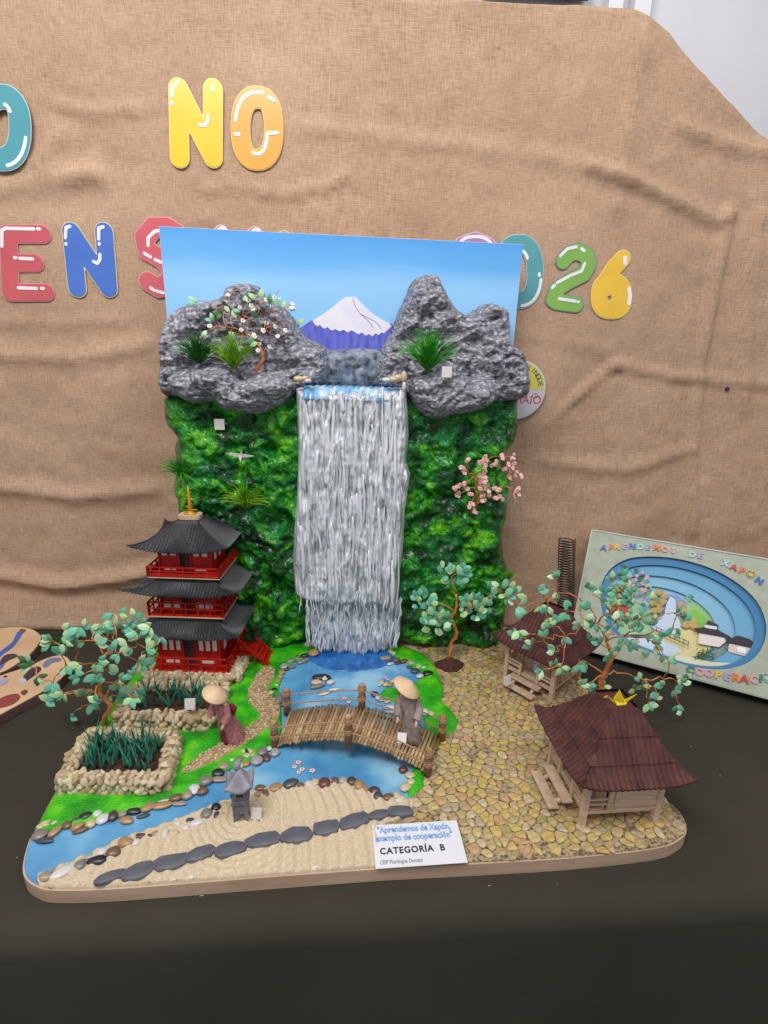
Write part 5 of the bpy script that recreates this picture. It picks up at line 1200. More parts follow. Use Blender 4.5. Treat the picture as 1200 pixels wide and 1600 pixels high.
# ------------------------------------------------------------------ grass tufts
def tuft(px, py, Y, w, h, n, m, label, up=1.0, spread=1.0, h_fn=None, width=.0007):
    p = V(px, py, Y) if h_fn is None else onface(px, py, h_fn, .004); s_ = p[1]/F_PX; mb = MB()
    for k in range(n):
        a = rng.uniform(0, 2*math.pi); sp_ = rng.random()**.7*spread; l = h*s_*rng.uniform(.6, 1.05); ww = w*s_/2*sp_
        tip = Vector((ww*math.cos(a), -abs(ww*.5*math.sin(a))-.004, l*(up-.5*sp_*sp_)+(ww*.6*math.sin(a) if up < .7 else 0)))
        b = Vector((rng.uniform(-.003, .003), 0, 0)); pts = [b.lerp(tip, t)+Vector((0, 0, l*.16*math.sin(math.pi*t))) for t in (0, .3, .6, .85, 1)]
        sd = Vector((math.sin(a*3), .3, .2)).normalized(); o0 = []
        mb.tube([tuple(q) for q in pts], [width*.7, width, width*.8, width*.5, .00008], 3)
    o = mb.build('grass_tuft', m, smooth=True); o.location = tuple(p); tag(o, label, 'grass tuft'); return o
tuft(668, 580, .95, 112, 66, 190, M['grass1'], 'bushy bright green plastic grass tuft on the right grey rock', width=.0009)
tuft(312, 568, .955, 84, 44, 190, M['grass3'], 'dark green grass tuft on the left grey rock, left of its lime neighbour')
tuft(366, 577, .955, 84, 56, 150, M['grass2'], 'lime green grass tuft on the left grey rock beside the white blossom tree')
tuft(385, 795, 1, 96, 60, 120, M['grass2'], 'large lime grass tuft on the green cliff above the pagoda', up=.75, spread=1.0, h_fn=hL, width=.0009)
tuft(284, 745, 1, 90, 52, 110, M['grass1'], 'green grass tuft sticking out of the left edge of the green cliff', up=.6, h_fn=hL)
tuft(428, 915, 1, 64, 40, 50, M['grass3'], 'sparse dark grass tuft low on the left green cliff right of the pagoda', up=.6, h_fn=hL)
tuft(668, 806, 1, 50, 32, 60, M['grass3'], 'small dark grass tuft on the right green cliff near the waterfall', up=.7, h_fn=hR)
tuft(722, 800, 1, 46, 28, 50, M['grass3'], 'small grass tuft on the right green cliff under the pink blossom tree', up=.7, h_fn=hR)
tuft(795, 905, 1.0, 40, 34, 40, M['grass2'], 'grass tuft at the right edge of the green cliff behind the bonsai', up=.7)
g = G(365, 1246); tuft(365, 1247, g[1], 16, 26, 26, M['grass1'], 'tiny grass tuft beside the stone lantern')
g = G(271, 1293); tuft(271, 1294, g[1], 14, 14, 16, M['grass1'], 'tiny grass tuft among cream pebbles by the stream')
g = G(424, 1178); tuft(386, 1175, g[1], 14, 13, 16, M['grass3'], 'tiny dark grass tuft on the pebble heap at the left of the bridge')

# ------------------------------------------------------------------ blank tags, card, birds, floating blossoms
def tagcard(px, py, Y, w, label, rz=0, rx=-12, th=.0035):
    p = V(px, py, Y); s_ = p[1]/F_PX; W_ = w*s_; o = MB().box((0, 0, 0), (W_, th, W_*1.08)).build('small_tag', M['tag']); o.location = tuple(p); o.rotation_euler = (math.radians(rx), 0, math.radians(rz)); tag(o, label, 'tag')
tagcard(343, 663, onface(343, 663, hL, .016)[1], 15, 'small blank white square tag pinned to the left green cliff', 0, 0, .003)
tagcard(698, 581, .925, 15, 'small blank white square tag on the right grey boulder', 0, 0)
tagcard(297, 1100, G(297, 1122, .03)[1]+.004, 18, 'small blank square block standing on the rim of the rear stone planter', 0)
tagcard(793, 1063, .815, 16, 'small blank square tag leaning on the steps of the rear hut', 30, -18, .002)
q = near(.78)+o_; tagcard(628, 1153, q[1]+.01, 17, 'small blank square tag on the bridge deck in front of the doll', -10, -40, .0015)
tagcard(401, 1271, G(401, 1283)[1], 20, 'small blank square block standing in the sand beside the stone lantern', -8)

def text_obj(name, s, size, m, parent, loc, rot, ext=.0003, align='LEFT', off=0, sx=1.0, spacing=1.0, shear=0):
    cu = bpy.data.curves.new(name, 'FONT'); cu.body = s; cu.size = size; cu.align_x = align; cu.extrude = ext; cu.offset = off; cu.space_character = spacing; cu.shear = shear; cu.resolution_u = 3
    to = bpy.data.objects.new(name, cu); COL.objects.link(to); bpy.context.view_layer.update()
    me = bpy.data.meshes.new_from_object(to.evaluated_get(bpy.context.evaluated_depsgraph_get())); bpy.data.objects.remove(to)
    me.materials.clear(); me.materials.append(m); return obj(name, me, parent, loc, rot, (sx, 1, 1))
ca, cb, cc, cdp = G(587, 1358, .006), G(731, 1348, .006), G(715, 1284, .006), G(583, 1290, .006)
root = thing('name_card', 'white paper card with blue and black writing lying at the front edge', 'card', tuple(ca), math.atan2(cb[1]-ca[1], cb[0]-ca[0]))
cwid = float(np.linalg.norm(cb-ca)); chgt = float(np.linalg.norm(cdp-ca))
MB().box((cwid/2, chgt/2, .0002), (cwid, chgt, .0007)).build('paper', M['paper'], root)
for k, (tx, yy_) in enumerate((('"Aprendemos de Xapón,', .80), ('exemplo de cooperación"', .60))):
    fs = chgt*.205
    text_obj('title_outline', tx, fs, M['inkblue'], root, (cwid*(.05 if k == 0 else .02), chgt*yy_, .0008), None, .00008, off=fs*.030, sx=.80)
    text_obj('title', tx, fs, M['inkpale'], root, (cwid*(.05 if k == 0 else .02), chgt*yy_, .0011), None, .00008, off=-fs*.018, sx=.80)
text_obj('category_line', 'CATEGORÍA  B', chgt*.2, M['ink'], root, (cwid*.06, chgt*.30, .0008), None, .0001, off=chgt*.006, sx=.95, spacing=1.12)
text_obj('school_line', 'CEIP Plurilingüe Domaio', chgt*.125, M['inkgrey'], root, (cwid*.05, chgt*.08, .0008), None, .0001, sx=.72)

def poly_solid(name, faces3, m, parent=None):
    mb = MB()
    for tri in faces3:
        a, b, c = (Vector(p) for p in tri[:3]); n_ = (b-a).cross(c-a).normalized()*.00035; k = len(tri)
        mb.add([tuple(Vector(p)+n_) for p in tri]+[tuple(Vector(p)-n_) for p in tri], [tuple(range(k)), tuple(range(2*k-1, k-1, -1))]+[(i, i+k, (i+1) % k+k, (i+1) % k) for i in range(k)])
    return mb.build(name, m, parent)
p = V(376, 712, onface(376, 712, hL, .02)[1]); s_ = p[1]/F_PX; root = thing('paper_bird', 'tiny pinkish white paper crane with spread wings hanging before the green cliff', 'bird', tuple(p))
S2 = lambda x, y, z: (x*s_, y*s_, -z*s_)
poly_solid('wing', [(S2(-1, 0, -3), S2(-22, -6, -5), S2(-2, 2, 4))], M['petal_w'], root); poly_solid('wing', [(S2(1, 0, -3), S2(2, 2, 4), S2(22, -6, -1))], M['petal_w'], root)
poly_solid('body', [(S2(-3, -3, -2), S2(0, -4, 10), S2(3, -3, -1)), (S2(-2, -3, 0), S2(2, -3, 1), S2(4, -6, -11))], M['petal_p'], root)
p = V(976, 1080, .535); root = thing('paper_crane', 'folded bright yellow origami crane perched on the roof of the front hut', 'origami crane', (.388, .578, .166)); k_ = .0011
T = lambda x, y, z: (x*k_+.0, y*k_, z*k_)
poly_solid('body', [(T(-8, 0, 6), T(-4, -5, -2), T(2, -6, -6), T(10, -2, 0), T(6, 2, 6)), (T(-8, 0, 6), T(-4, 5, -2), T(2, 6, -6), T(10, 2, 0))], M['yellowpaper'], root)
poly_solid('wing', [(T(-8, -1, 4), T(-4, -3, 22), T(6, -3, 3))], M['yellowpaper'], root); poly_solid('wing', [(T(-6, 3, 4), T(2, 6, 15), T(8, 3, 3))], M['yellowpaper'], root)
poly_solid('neck', [(T(-8, -1, 4), T(-18, -1, 12), T(-4, -1, -3)), (T(-18, -1, 12), T(-22, -1, 9), T(-17, -1, 9))], M['yellowpaper'], root); poly_solid('tail', [(T(7, 0, 4), T(22, 0, 12), T(8, 0, -3))], M['yellowpaper'], root)
FP = [(466, 1190, 9, 'p'), (460, 1197, 8, 'p'), (472, 1201, 8, 'p'), (488, 1203, 9, 'p'), (467, 1206, 7, 'w')]
def floating(lst, label):
    g0 = G(lst[0][0], lst[0][1], .003); rt = thing('floating_blossom', label, 'blossom', tuple(g0))
    for (x, y, w, c) in lst:
        g = G(x, y, .0036)
        for q in range(5):
            a = q*1.2566; rr = w*.32*.00095; v, f = ico(1, q, .1); MB().add([(b[0]*rr*.9+rr*1.05*math.cos(a), b[1]*rr*.9+rr*1.05*math.sin(a), b[2]*.0006) for b in v], f).build('petal', M['petal_p'] if (q+int(c == 'w')) % 3 else M['petal_w'], rt, True).location = (g[0]-g0[0], g[1]-g0[1], 0)
floating(FP[:3]+FP[4:], 'pink and white blossom spray floating on the stream in front of the bridge'); floating(FP[3:4], 'single pink blossom floating on the stream, right of the larger spray')
floating([(538, 1090, 9, 'p'), (545, 1096, 8, 'p'), (533, 1093, 7, 'p')], 'pink blossoms floating close behind the bridge railing')
floating([(523, 1101, 8, 'p'), (518, 1103, 6, 'w')], 'pink blossom floating at the far edge of the bridge deck')
floating([(602, 1058, 6, 'p'), (606, 1061, 5, 'p')], 'faint pink blossom floating near the grass spit')
def fish(px, py, L, a, label, m):
    g = G(px, py, .0034); pts = [(-.5, 0), (-.3, .10), (0, .14), (.25, .09), (.36, .03), (.5, .12), (.47, 0), (.5, -.12), (.36, -.03), (.25, -.09), (0, -.14), (-.3, -.10)]
    v, f = plate(sdf_poly(catmull([(x*L, y*L) for x, y in pts], 2)), .0016, lambda U, W, S: .0004+.0012*np.clip(S/.003, 0, 1), bottom=-.0004); o = obj('koi', mesh('koi', v, f, m, True)); o.location = tuple(g); o.rotation_euler = (0, 0, a); tag(o, label, 'fish')
M['koi'] = mat('koi_skin', rgb(222, 196, 176), rgb(232, 216, 206), scale=90, detail=2, rough=.25, contrast=(.45, .55))
fish(508, 1083, .030, math.radians(25), 'pale orange koi swimming below the pebble island', M['koi']); fish(522, 1077, .022, math.radians(10), 'white koi swimming beside the pebble island', M['petal_w'])

# ------------------------------------------------------------------ letters on the burlap
def glyph(name, label, strokes, w, colr, marks, rim=(225, 222, 214), closed_fill=None, mw=4.2, z=.004):
    P = lambda q: tuple(V(*q, BY-.02)[[0, 2]]); k = (BY-.02)/F_PX
    st = [[P(q) for q in s] for s in strokes]; cx = np.mean([q[0] for s in st for q in s]); cz = np.mean([q[1] for s in st for q in s])
    hf = max(burlap_front(cx+dx, cz+dz) for dx in np.linspace(-.055, .055, 9) for dz in np.linspace(-.085, .085, 11)); Y = BY-hf-.001
    P = lambda q: tuple(V(*q, Y)[[0, 2]]); st = [[P(q) for q in s] for s in strokes]; k = Y/F_PX
    root = thing(name, label, 'letter' if not label.startswith('number') else 'number', (cx, Y, cz))
    f1 = sdf_strokes(st, w*k)
    if closed_fill: f1 = closed_fill(f1, P, k)
    def add(nm, fn, m, h0, h1, res=.0022, grow=0):
        v, f = plate(fn, res, h1, bottom=h0, grow=grow, back=True); obj(nm, mesh(nm, [(p[0]-cx, -p[2], p[1]-cz) for p in v], flipf(f), m), root)
    rim_m = pc(*rim, .3, .3); add('backing', f1, rim_m, 0, .001, grow=.0016); add('face', f1, pc(*colr, .28, .4), .0011, .0018)
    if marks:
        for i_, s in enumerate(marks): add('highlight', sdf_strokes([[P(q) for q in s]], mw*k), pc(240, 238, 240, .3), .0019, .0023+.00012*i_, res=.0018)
def oval(cx, cy, rx, ry, n=20, a0=0, a1=360): return [(cx+rx*math.copysign(abs(math.cos(t))**.8, math.cos(t)), cy-ry*math.copysign(abs(math.sin(t))**.85, math.sin(t))) for t in np.radians(np.linspace(a0, a1, n))]
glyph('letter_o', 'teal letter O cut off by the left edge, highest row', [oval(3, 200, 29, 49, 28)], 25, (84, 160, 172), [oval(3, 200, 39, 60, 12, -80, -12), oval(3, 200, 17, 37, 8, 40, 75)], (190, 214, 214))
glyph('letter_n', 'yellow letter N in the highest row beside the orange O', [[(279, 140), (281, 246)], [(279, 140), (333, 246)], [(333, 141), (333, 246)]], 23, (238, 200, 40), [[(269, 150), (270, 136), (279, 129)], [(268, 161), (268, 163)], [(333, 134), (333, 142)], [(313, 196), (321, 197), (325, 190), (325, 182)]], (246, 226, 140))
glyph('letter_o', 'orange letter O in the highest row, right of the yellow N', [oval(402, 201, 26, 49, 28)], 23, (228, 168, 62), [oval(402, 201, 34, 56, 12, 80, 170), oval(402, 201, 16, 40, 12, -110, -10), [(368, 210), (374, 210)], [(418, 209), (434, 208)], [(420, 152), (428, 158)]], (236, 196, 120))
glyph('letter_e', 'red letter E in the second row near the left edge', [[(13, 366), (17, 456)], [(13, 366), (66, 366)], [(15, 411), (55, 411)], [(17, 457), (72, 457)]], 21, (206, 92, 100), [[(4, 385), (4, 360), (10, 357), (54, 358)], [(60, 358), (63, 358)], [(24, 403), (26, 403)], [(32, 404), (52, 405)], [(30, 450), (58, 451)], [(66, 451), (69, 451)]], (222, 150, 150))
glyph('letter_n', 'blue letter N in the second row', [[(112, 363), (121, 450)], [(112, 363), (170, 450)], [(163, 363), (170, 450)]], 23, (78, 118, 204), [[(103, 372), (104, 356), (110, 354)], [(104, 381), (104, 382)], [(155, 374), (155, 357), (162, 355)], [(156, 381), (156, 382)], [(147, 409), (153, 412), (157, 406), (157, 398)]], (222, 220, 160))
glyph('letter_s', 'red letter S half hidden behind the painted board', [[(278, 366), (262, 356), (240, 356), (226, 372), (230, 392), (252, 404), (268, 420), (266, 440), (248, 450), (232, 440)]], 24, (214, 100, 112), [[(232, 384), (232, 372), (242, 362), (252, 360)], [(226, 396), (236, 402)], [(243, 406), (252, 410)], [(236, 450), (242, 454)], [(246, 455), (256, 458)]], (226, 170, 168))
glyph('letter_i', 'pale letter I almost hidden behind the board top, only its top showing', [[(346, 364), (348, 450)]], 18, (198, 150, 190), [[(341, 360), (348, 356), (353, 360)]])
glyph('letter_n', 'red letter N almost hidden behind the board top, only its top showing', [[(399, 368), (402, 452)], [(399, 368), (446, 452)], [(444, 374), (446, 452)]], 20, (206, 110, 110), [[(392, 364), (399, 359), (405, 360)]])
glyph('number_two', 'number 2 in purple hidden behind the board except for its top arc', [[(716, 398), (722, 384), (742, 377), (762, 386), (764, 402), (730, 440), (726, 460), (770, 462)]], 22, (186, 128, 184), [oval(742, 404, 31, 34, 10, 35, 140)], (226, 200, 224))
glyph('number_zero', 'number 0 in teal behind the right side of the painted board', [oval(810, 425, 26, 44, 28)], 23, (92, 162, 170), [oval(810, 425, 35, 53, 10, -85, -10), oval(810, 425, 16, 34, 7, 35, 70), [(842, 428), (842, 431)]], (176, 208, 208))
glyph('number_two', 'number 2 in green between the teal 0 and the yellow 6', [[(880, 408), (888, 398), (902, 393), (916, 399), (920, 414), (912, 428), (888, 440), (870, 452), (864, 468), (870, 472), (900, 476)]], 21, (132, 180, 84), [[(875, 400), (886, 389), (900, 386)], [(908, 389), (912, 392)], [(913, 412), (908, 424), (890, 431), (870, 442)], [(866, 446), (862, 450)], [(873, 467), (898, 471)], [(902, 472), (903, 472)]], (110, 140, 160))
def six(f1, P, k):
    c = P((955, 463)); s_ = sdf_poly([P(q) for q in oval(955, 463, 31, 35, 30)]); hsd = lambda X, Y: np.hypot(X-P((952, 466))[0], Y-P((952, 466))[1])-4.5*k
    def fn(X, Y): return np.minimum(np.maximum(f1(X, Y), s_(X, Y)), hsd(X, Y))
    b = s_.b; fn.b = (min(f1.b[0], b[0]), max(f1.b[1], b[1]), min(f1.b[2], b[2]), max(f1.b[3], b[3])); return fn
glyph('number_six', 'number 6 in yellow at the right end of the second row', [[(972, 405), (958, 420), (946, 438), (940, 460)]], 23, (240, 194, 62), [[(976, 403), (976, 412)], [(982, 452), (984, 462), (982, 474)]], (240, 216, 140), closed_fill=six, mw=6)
# round school badge
Yb = BY-.016; c = V(808, 609, Yb); root = thing('round_badge', 'round yellow and grey school badge with red lettering half hidden by the right rock', 'badge', tuple(c)); k = Yb/F_PX; R_ = 52*k*.86
def disc(nm, r0, m, h0, h1, half=None):
    n = 56; pts = [(r0*math.cos(a), r0*math.sin(a)) for a in np.linspace(0, 2*math.pi, n+1)[:-1]]
    if half == 'top': pts = [(x, max(y, -.0)) for x, y in pts]
    mb = MB().prism(pts, h0, h1); mb.v = [(p[0], -p[2], p[1]) for p in mb.v]; mb.f = flipf(mb.f); mb.build(nm, m, root)
disc('badge_rim', R_, pc(206, 210, 216, .25, .5), 0, .0010); disc('badge_face', R_*.955, pc(196, 198, 206, .22, .5), .0011, .0016)
n = 30; mb = MB().prism([(R_*.95*math.cos(a), R_*.95*math.sin(a)) for a in np.linspace(.02, math.pi-.02, n)], .0017, .0021); mb.v = [(p[0], -p[2], p[1]) for p in mb.v]; mb.f = flipf(mb.f); mb.build('badge_band', pc(206, 198, 92, .25, .5), root)
for i, ch in enumerate('CEIP PLURILINGÜE'):
    a = math.radians(164-i*10.0); text_obj('badge_letter', ch, R_*.24, M['ink'], root, (R_*.74*math.cos(a), -.0023, R_*.74*math.sin(a)), (math.pi/2, a-math.pi/2 and -(a-math.pi/2), 0), .0001, 'CENTER')
text_obj('badge_name', 'DOMAIO', R_*.40, pc(196, 48, 62), root, (R_*.90, -.0020, -R_*.46), (math.pi/2, 0, 0), .0001, 'RIGHT', sx=1.0)
mb = MB(); mb.tube([(R_*(.66+.10*math.cos(a)), -.002, -R_*.18+R_*.07*math.sin(a)) for a in np.linspace(.3, 5.9, 12)], .0007, 5).build('badge_swirl', pc(196, 48, 62), root)
# dark pin
p = V(1143, 608, BY-.03); o = MB().lathe([(.0005, 0), (.0045, .001), (.0045, .003), (.0015, .006), (.0003, .0065)], 14, (0, 0, 0), Matrix.Rotation(math.pi/2, 3, 'X')).build('push_pin', pc(40, 30, 90), smooth=True)
o.location = (p[0], BY-burlap_front(p[0], p[2])-.001, p[2]); tag(o, 'tiny dark violet pin stuck in the burlap at the far right', 'pin')

# ------------------------------------------------------------------ picture box on the right
aa = math.radians(32); th = math.radians(-32); tk = .045; hB = .283; wB = .46
BLc = G(889, 1008, TZ+tk*math.sin(aa)); u = Vector((math.cos(th), math.sin(th), 0)); nn_ = Vector((-u.y, u.x, 0)); vv = Vector((0, 0, 1))*math.cos(aa)+nn_*math.sin(aa)
wn = -(nn_*math.cos(aa)-Vector((0, 0, 1))*math.sin(aa))     # front normal
root = thing('picture_box', 'tilted sage green box with an oval window onto a layered paper landscape', 'picture box', tuple(BLc))
root.rotation_euler = Matrix((u, -wn, vv)).transposed().to_euler()    # local: x right, -y front, z up along the face
# inverse projection: px on the face plane -> local x,z
def FP_(px, py, dep=0.0):
    d = Vector(ray(px, py)); o0 = Vector(CAM); pl = Vector(BLc)-wn*dep; t = (pl-o0).dot(wn)/d.dot(wn); q = o0+d*t-Vector(BLc); return (q.dot(u), q.dot(vv))
ov = [FP_(860+x/3.529, 810+y/3.529) for x, y in [(275, 420), (290, 340), (340, 270), (420, 225), (520, 210), (650, 215), (780, 240), (920, 290), (1050, 370), (1140, 460), (1185, 560), (1188, 650), (1150, 740), (1080, 800), (960, 832), (830, 825), (700, 795), (560, 740), (440, 690), (340, 620), (290, 530)]]
ovs = catmull(ov, 3); s_ov = sdf_poly(ovs)
rect = sdf_poly([(0, 0), (wB, 0), (wB, hB), (0, hB)])
def front(X, Y): return np.minimum(rect(X, Y), -s_ov(X, Y))
front.b = rect.b
def fplate(nm, fn, m, y_front, thick, par=root, res=.0035, back=False):
    v, f = plate(fn, res, 0.0, bottom=-thick, back=back); return obj(nm, mesh(nm, [(p[0], y_front-p[2], p[1]) for p in v], flipf(f), m), par)
fplate('front_panel', front, M['sage'], 0, .003, back=True)
for nm, c, d in (('side', (.001, tk/2+.0015, hB/2), (.002, tk-.003, hB)), ('side', (wB-.001, tk/2+.0015, hB/2), (.002, tk-.003, hB)), ('top_side', (wB/2, tk/2+.0015, hB+.001), (wB, tk, .002)), ('bottom_side', (wB/2, tk/2+.0015, -.001), (wB, tk, .002)), ('back_panel', (wB/2, tk-.001, hB/2), (wB-.004, .002, hB-.002))):
    MB().box(c, d).build(nm, M['sagew'], root)
MB().beam((0, -.0008, hB), (wB, -.0008, hB), .003, .003).build('edge_trim', M['sagew'], root); MB().beam((0, -.0008, 0), (0, -.0008, hB), .003, .003, up=(0, 1, 0)).build('edge_trim', M['sagew'], root)
# layered sky arches, seen receding into the box
def scaled(poly, s, dx, dz):
    cx = np.mean([p[0] for p in poly]); cz = np.mean([p[1] for p in poly]); return [((p[0]-cx)*s+cx+dx, (p[1]-cz)*s+cz+dz) for p in poly]
blues = [(60, 128, 176), (104, 168, 206), (134, 190, 220), (160, 208, 232)]
full = sdf_poly([(.004, .004), (wB-.004, .004), (wB-.004, hB-.004), (.004, hB-.004)])
for i in range(4):
    hole = sdf_poly(scaled(ovs, .90-.13*i, -.012*i, -.006-.010*i))
    if i < 3: fn = (lambda hole: (lambda X, Y: np.minimum(full(X, Y), -hole(X, Y))))(hole)
    else: fn = lambda X, Y: full(X, Y)
    fn.b = full.b; fplate('sky_layer', fn, pc(*blues[i], .6), .008+.008*i, .0012, back=True)
def fpoly(nm, pts, colr, dep, par=root, thick=.0012, res=.0025):
    pl = [FP_(860+x/3.529, 810+y/3.529, dep) for x, y in pts]; fn = inter(sdf_poly(pl), full); return fplate(nm, fn, pc(*colr, .6), dep, thick, par, res)
fpoly('paper_hill', [(620, 460), (640, 415), (700, 425), (760, 470), (760, 600), (620, 600)], (136, 160, 214), .0300)
fpoly('paper_hill', [(700, 560), (740, 480), (800, 455), (880, 480), (960, 530), (1000, 600), (960, 660), (720, 660)], (150, 196, 130), .0290)
fpoly('paper_hill', [(760, 520), (800, 500), (850, 540), (870, 590), (830, 610), (770, 600)], (130, 196, 80), .0280)
fpoly('paper_hill', [(900, 640), (960, 540), (1040, 560), (1110, 600), (1180, 600), (1190, 700), (1100, 760), (900, 720)], (142, 190, 112), .0270)
fpoly('paper_hill', [(1040, 650), (1090, 590), (1140, 590), (1190, 620), (1185, 690), (1120, 680)], (120, 176, 70), .0255)
fpoly('paper_ground', [(540, 600), (640, 640), (760, 600), (860, 640), (980, 700), (1100, 740), (1180, 680), (1190, 740), (1100, 830), (900, 860), (700, 820), (560, 760)], (224, 212, 150), .0240)
fpoly('paper_ground', [(660, 745), (760, 760), (880, 790), (1010, 800), (1120, 770), (1060, 830), (900, 850), (720, 810)], (222, 222, 190), .0120)
fpoly('paper_waterfall', [(640, 470), (660, 430), (690, 450), (700, 540), (730, 610), (700, 640), (600, 630), (555, 600), (560, 560), (610, 560), (630, 520)], (206, 222, 244), .0230)
fpoly('paper_stream', [(400, 660), (560, 660), (700, 700), (720, 740), (650, 760), (700, 790), (560, 770), (440, 710)], (204, 222, 238), .0220)
fpoly('paper_lawn', [(270, 420), (330, 360), (420, 380), (540, 560), (560, 640), (460, 640), (360, 640), (300, 560)], (160, 200, 150), .0210)
for k, (x, y) in enumerate([(570, 430), (600, 410), (630, 430), (560, 470), (590, 470), (620, 460), (570, 510), (600, 500), (580, 545), (720, 480), (735, 510), (750, 540), (760, 570), (775, 590), (790, 570), (800, 600), (740, 590)]):
    q = FP_(860+x/3.529, 810+y/3.529, .019); v, f = ico(1, k, .2); MB().add([(p[0]*.0085+q[0], p[1]*.003+.0185, p[2]*.0085+q[1]) for p in v], f).build('gravel_clump', pc(200, 170, 110, .8), root)
hs = fpoly('paper_house', [(820, 630), (985, 665), (930, 710), (815, 690)], (232, 220, 214), .0150); fpoly('house_roof', [(790, 605), (850, 600), (870, 560), (930, 590), (920, 612), (990, 650), (1000, 662), (820, 632)], (46, 42, 46), .0135, hs); fpoly('house_storey', [(850, 585), (920, 597), (918, 614), (848, 602)], (228, 222, 220), .0120, hs)
hs = fpoly('paper_house', [(985, 690), (1125, 720), (1118, 772), (980, 735)], (222, 202, 190), .0130); fpoly('house_roof', [(960, 650), (1000, 660), (1030, 645), (1100, 665), (1155, 712), (1145, 722), (975, 685)], (44, 40, 44), .0115, hs); fpoly('house_window', [(1030, 705), (1080, 715), (1078, 748), (1028, 735)], (240, 240, 246), .0112, hs)
hs = fpoly('paper_pagoda', [(320, 470), (380, 480), (385, 440), (440, 450), (440, 500), (430, 570), (320, 540)], (196, 74, 72), .0160); fpoly('pagoda_roof', [(310, 470), (450, 490), (440, 475), (330, 462)], (60, 40, 44), .0150, hs); fpoly('pagoda_roof', [(370, 395), (410, 385), (440, 440), (395, 450)], (60, 40, 44), .0150, hs)
fn_ = MB()
for t in np.linspace(0, 1, 9):
    a = FP_(860+(560+200*t)/3.529, 810+(600+90*t)/3.529, .010); fn_.box((a[0], .0095, a[1]), (.0012, .0012, .012))
for dz in (-.004, .004): a = FP_(860+560/3.529, 810+600/3.529, .01); b = FP_(860+760/3.529, 810+690/3.529, .01); fn_.beam((a[0], .0095, a[1]+dz), (b[0], .0095, b[1]+dz), .0012, .0012)
fn_.build('paper_fence', M['wire'], root)
mbm = MB()
for k in range(70):
    q = FP_(860+rng.uniform(800, 900)/3.529, 810+rng.uniform(725, 780)/3.529, .010); a = rng.uniform(0, 3.1); mbm.tube([(q[0], .009, q[1]), (q[0]+.006*math.cos(a), .006, q[1]+.006*math.sin(a))], .0006, 3)
mbm.build('paper_bush', M['grass3'], root)
for k in range(46):                                    # paper foliage and blossom stuck inside the oval, upper left
    x = rng.uniform(290, 580); y = rng.uniform(255, 560) if x < 480 else rng.uniform(300, 540)
    q = FP_(860+x/3.529, 810+y/3.529, .006); lf = obj('paper_leaf', LM[rng.choice(['leaf_dark', 'leaf_light', 'leaf_teal'])][0], root, (q[0], .006+rng.uniform(-.003, .004), q[1]), (math.pi/2+rng.uniform(-.3, .3), rng.uniform(0, 6.28), 0), (1.0,)*3)
for k in range(14):
    x = rng.uniform(430, 570); y = rng.uniform(270, 400); q = FP_(860+x/3.529, 810+y/3.529, .006); obj('paper_blossom', BMP[k % 3], root, (q[0], .004, q[1]), (math.pi/2, 0, 0))
# foam letters
LC = {'b': (50, 104, 184), 'o': (226, 120, 50), 'y': (226, 186, 70), 'p': (214, 160, 168), 'l': (176, 160, 200), 'c': (170, 208, 214), 'r': (196, 64, 68), 't': (60, 132, 116), 'w': (212, 178, 176)}
def foam(word, cols, pts, sz):
    for ch, c_, (x, y, rz) in zip(word, cols, pts):
        q = FP_(860+x/3.529, 810+y/3.529); text_obj('foam_letter', ch, sz*1.42, pc(*LC[c_], .5), root, (q[0], -.0018, q[1]-sz*.38), (math.pi/2, -math.radians(rz), 0), .0016, 'CENTER', off=sz*.075, sx=1.0)
foam('APRENDEMOS', 'boylbclopw', [(293, 165, 0), (333, 163, 0), (368, 160, 0), (410, 160, 0), (452, 158, 0), (496, 160, 0), (538, 163, 0), (585, 166, -4), (630, 174, -3), (678, 180, -4)], .0125)
foam('DE', 'cl', [(780, 203, -4), (824, 208, -6)], .0125)
foam('XAPÓN', 'croyb', [(960, 250, -12), (1006, 272, -14), (1050, 290, -18), (1095, 312, -20), (1143, 345, -26)], .0125)
foam('COOPERACIÓN', 'tppylorptcpb', [(770, 838, 0), (822, 850, 0), (873, 856, 0), (924, 866, 0), (972, 876, 0), (1022, 882, 0), (1068, 890, 0), (1120, 890, 0), (1158, 886, 0), (1196, 886, 0), (1240, 880, 0)], .0145)
# black coil behind the box
root = thing('wire_coil', 'black spiral wire coil standing upright left of the picture box', 'coil', tuple(V(888, 950, 1.03)*np.array([1, 1, 0])+np.array([0, 0, TZ])))
cb_ = V(882, 1010, 1.03); ct = V(886, 842, 1.03); N_ = 42
pts = []
for i in range(N_*14+1):
    t = i/(N_*14); a = 2*math.pi*i/14; x = cb_[0]+(ct[0]-cb_[0])*t; pts.append((x-root.location[0]+.0185*math.cos(a), .0185*math.sin(a), TZ*0+.004+(ct[2]-TZ-.004)*t))
MB().tube(pts, .0013, 5).build('coil', M['wire'], root, True)

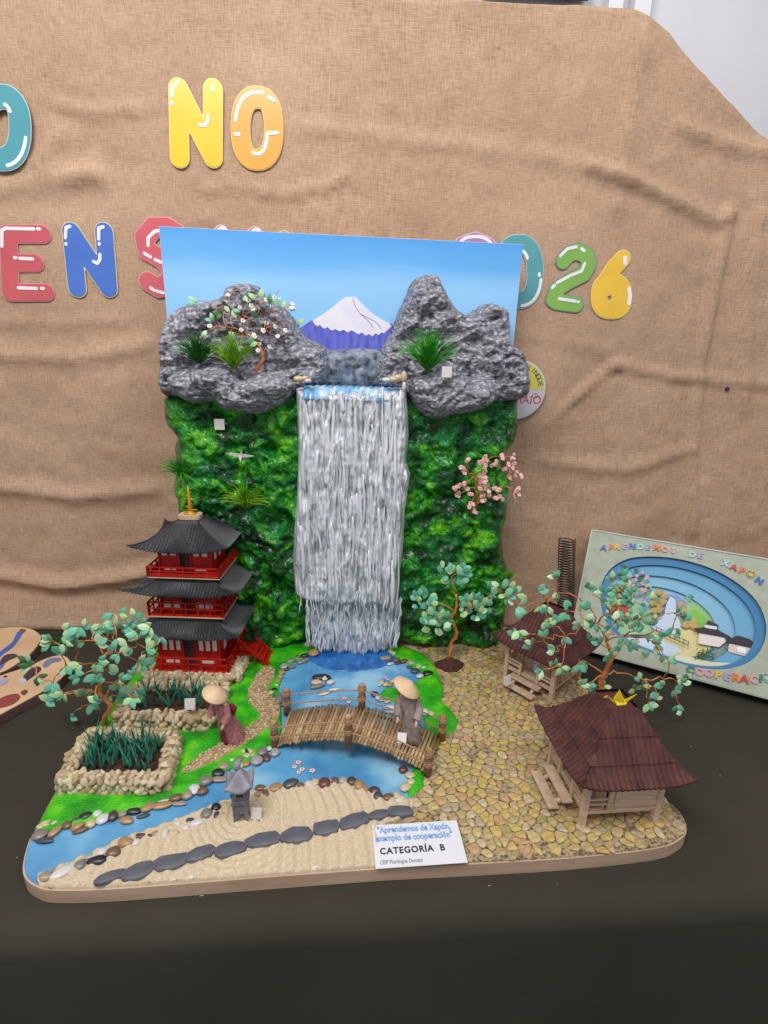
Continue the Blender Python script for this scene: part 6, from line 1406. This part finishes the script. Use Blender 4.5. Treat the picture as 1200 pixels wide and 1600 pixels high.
# ------------------------------------------------------------------ painted wooden slices on the left
def slice_(label, px, z, figs, th=.014):
    P_ = gp(px, 3, z); c = np.mean(np.array(P_), 0); rt = thing('wooden_plaque', label, 'wooden plaque', (c[0], c[1], TZ))
    pl = [(p[0]-c[0], p[1]-c[1]) for p in P_]; v, f = plate(sdf_poly(pl), .008, z-TZ-.0012, bottom=.0006); obj('board', mesh('board', v, f, M['plaq_edge']), rt)
    n = len(pl); c0 = (0, 0); pl2 = [(p[0]*.975, p[1]*.975) for p in pl]; v, f = plate(sdf_poly(pl2), .008, z-TZ, bottom=z-TZ-.0013); obj('painted_face', mesh('painted_face', v, f, M['plaq']), rt)
    for k, (colr, fp) in enumerate(figs):
        q = [(a[0]-c[0], a[1]-c[1]) for a in gp(fp, 2, z)]; v, f = plate(sdf_poly(q), .004, z-TZ+.0009+.0002*(k % 3), bottom=z-TZ-.0002); obj('painted_figure', mesh('painted_figure', v, f, pc(*colr, .5)), rt)
M['plaq'] = mat('plaque_print', rgb(206, 170, 132), rgb(226, 192, 154), scale=8, rough=.4); M['plaq_edge'] = mat('plaque_edge', rgb(74, 50, 46), rgb(110, 82, 76), scale=20, rough=.7)
slice_('round wooden plaque with painted people at the far left, behind the other plaque', [(-120, 1000), (-40, 984), (0, 981), (30, 979), (52, 983), (65, 993), (63, 1003), (48, 1022), (20, 1042), (0, 1052), (-60, 1075), (-140, 1060)], -.002,
       [((66, 104, 180), [(20, 1003), (27, 988), (37, 986), (32, 996), (20, 1012), (8, 1020), (-4, 1030), (-6, 1024), (6, 1014)]), ((120, 84, 66), [(30, 987), (33, 983), (40, 984), (38, 989)]), ((70, 62, 80), [(0, 1034), (8, 1024), (22, 1022), (28, 1026), (14, 1032), (2, 1040)]), ((100, 110, 170), [(-10, 1048), (0, 1038), (8, 1036), (2, 1046)])])
slice_('pointed wooden plaque with painted people at the far left, nearer the planter', [(-120, 1110), (-40, 1070), (0, 1055), (40, 1042), (78, 1026), (100, 1023), (112, 1034), (104, 1052), (84, 1070), (50, 1090), (20, 1106), (0, 1117), (-80, 1160), (-140, 1150)], -.002,
       [((58, 52, 66), [(36, 1058), (50, 1044), (62, 1042), (64, 1048), (48, 1060), (38, 1066)]), ((120, 124, 150), [(66, 1040), (76, 1030), (92, 1028), (96, 1033), (82, 1036), (72, 1044)]), ((196, 196, 206), [(28, 1062), (36, 1059), (42, 1065), (34, 1068)]), ((142, 66, 66), [(-6, 1096), (8, 1088), (26, 1084), (32, 1090), (22, 1100), (4, 1106), (-6, 1106)]), ((110, 70, 54), [(32, 1083), (38, 1078), (44, 1080), (38, 1087)]), ((170, 170, 196), [(-6, 1066), (4, 1060), (14, 1062), (6, 1070), (-4, 1072)]), ((90, 60, 50), [(4, 1059), (8, 1055), (13, 1058)])])
o = MB()
for k in range(30):
    a = rng.uniform(-.5, .9); g = G(66, 1012, TZ); l = rng.uniform(.03, .09); o.tube([(g[0]+rng.uniform(-.01, .01), g[1]+rng.uniform(-.01, .02), TZ+.004), (g[0]+l*.6, g[1]+l*.3*math.sin(a), TZ+.012), (g[0]+l, g[1]+l*.5*math.sin(a)+.02, TZ+.018+.01*rng.random())], [.0008, .0008, .0002], 3)
o = o.build('dry_sprig', M['grass3'], smooth=True); tag(o, 'dark green sprig lying on the cloth between the plaques and the wire tree', 'sprig')
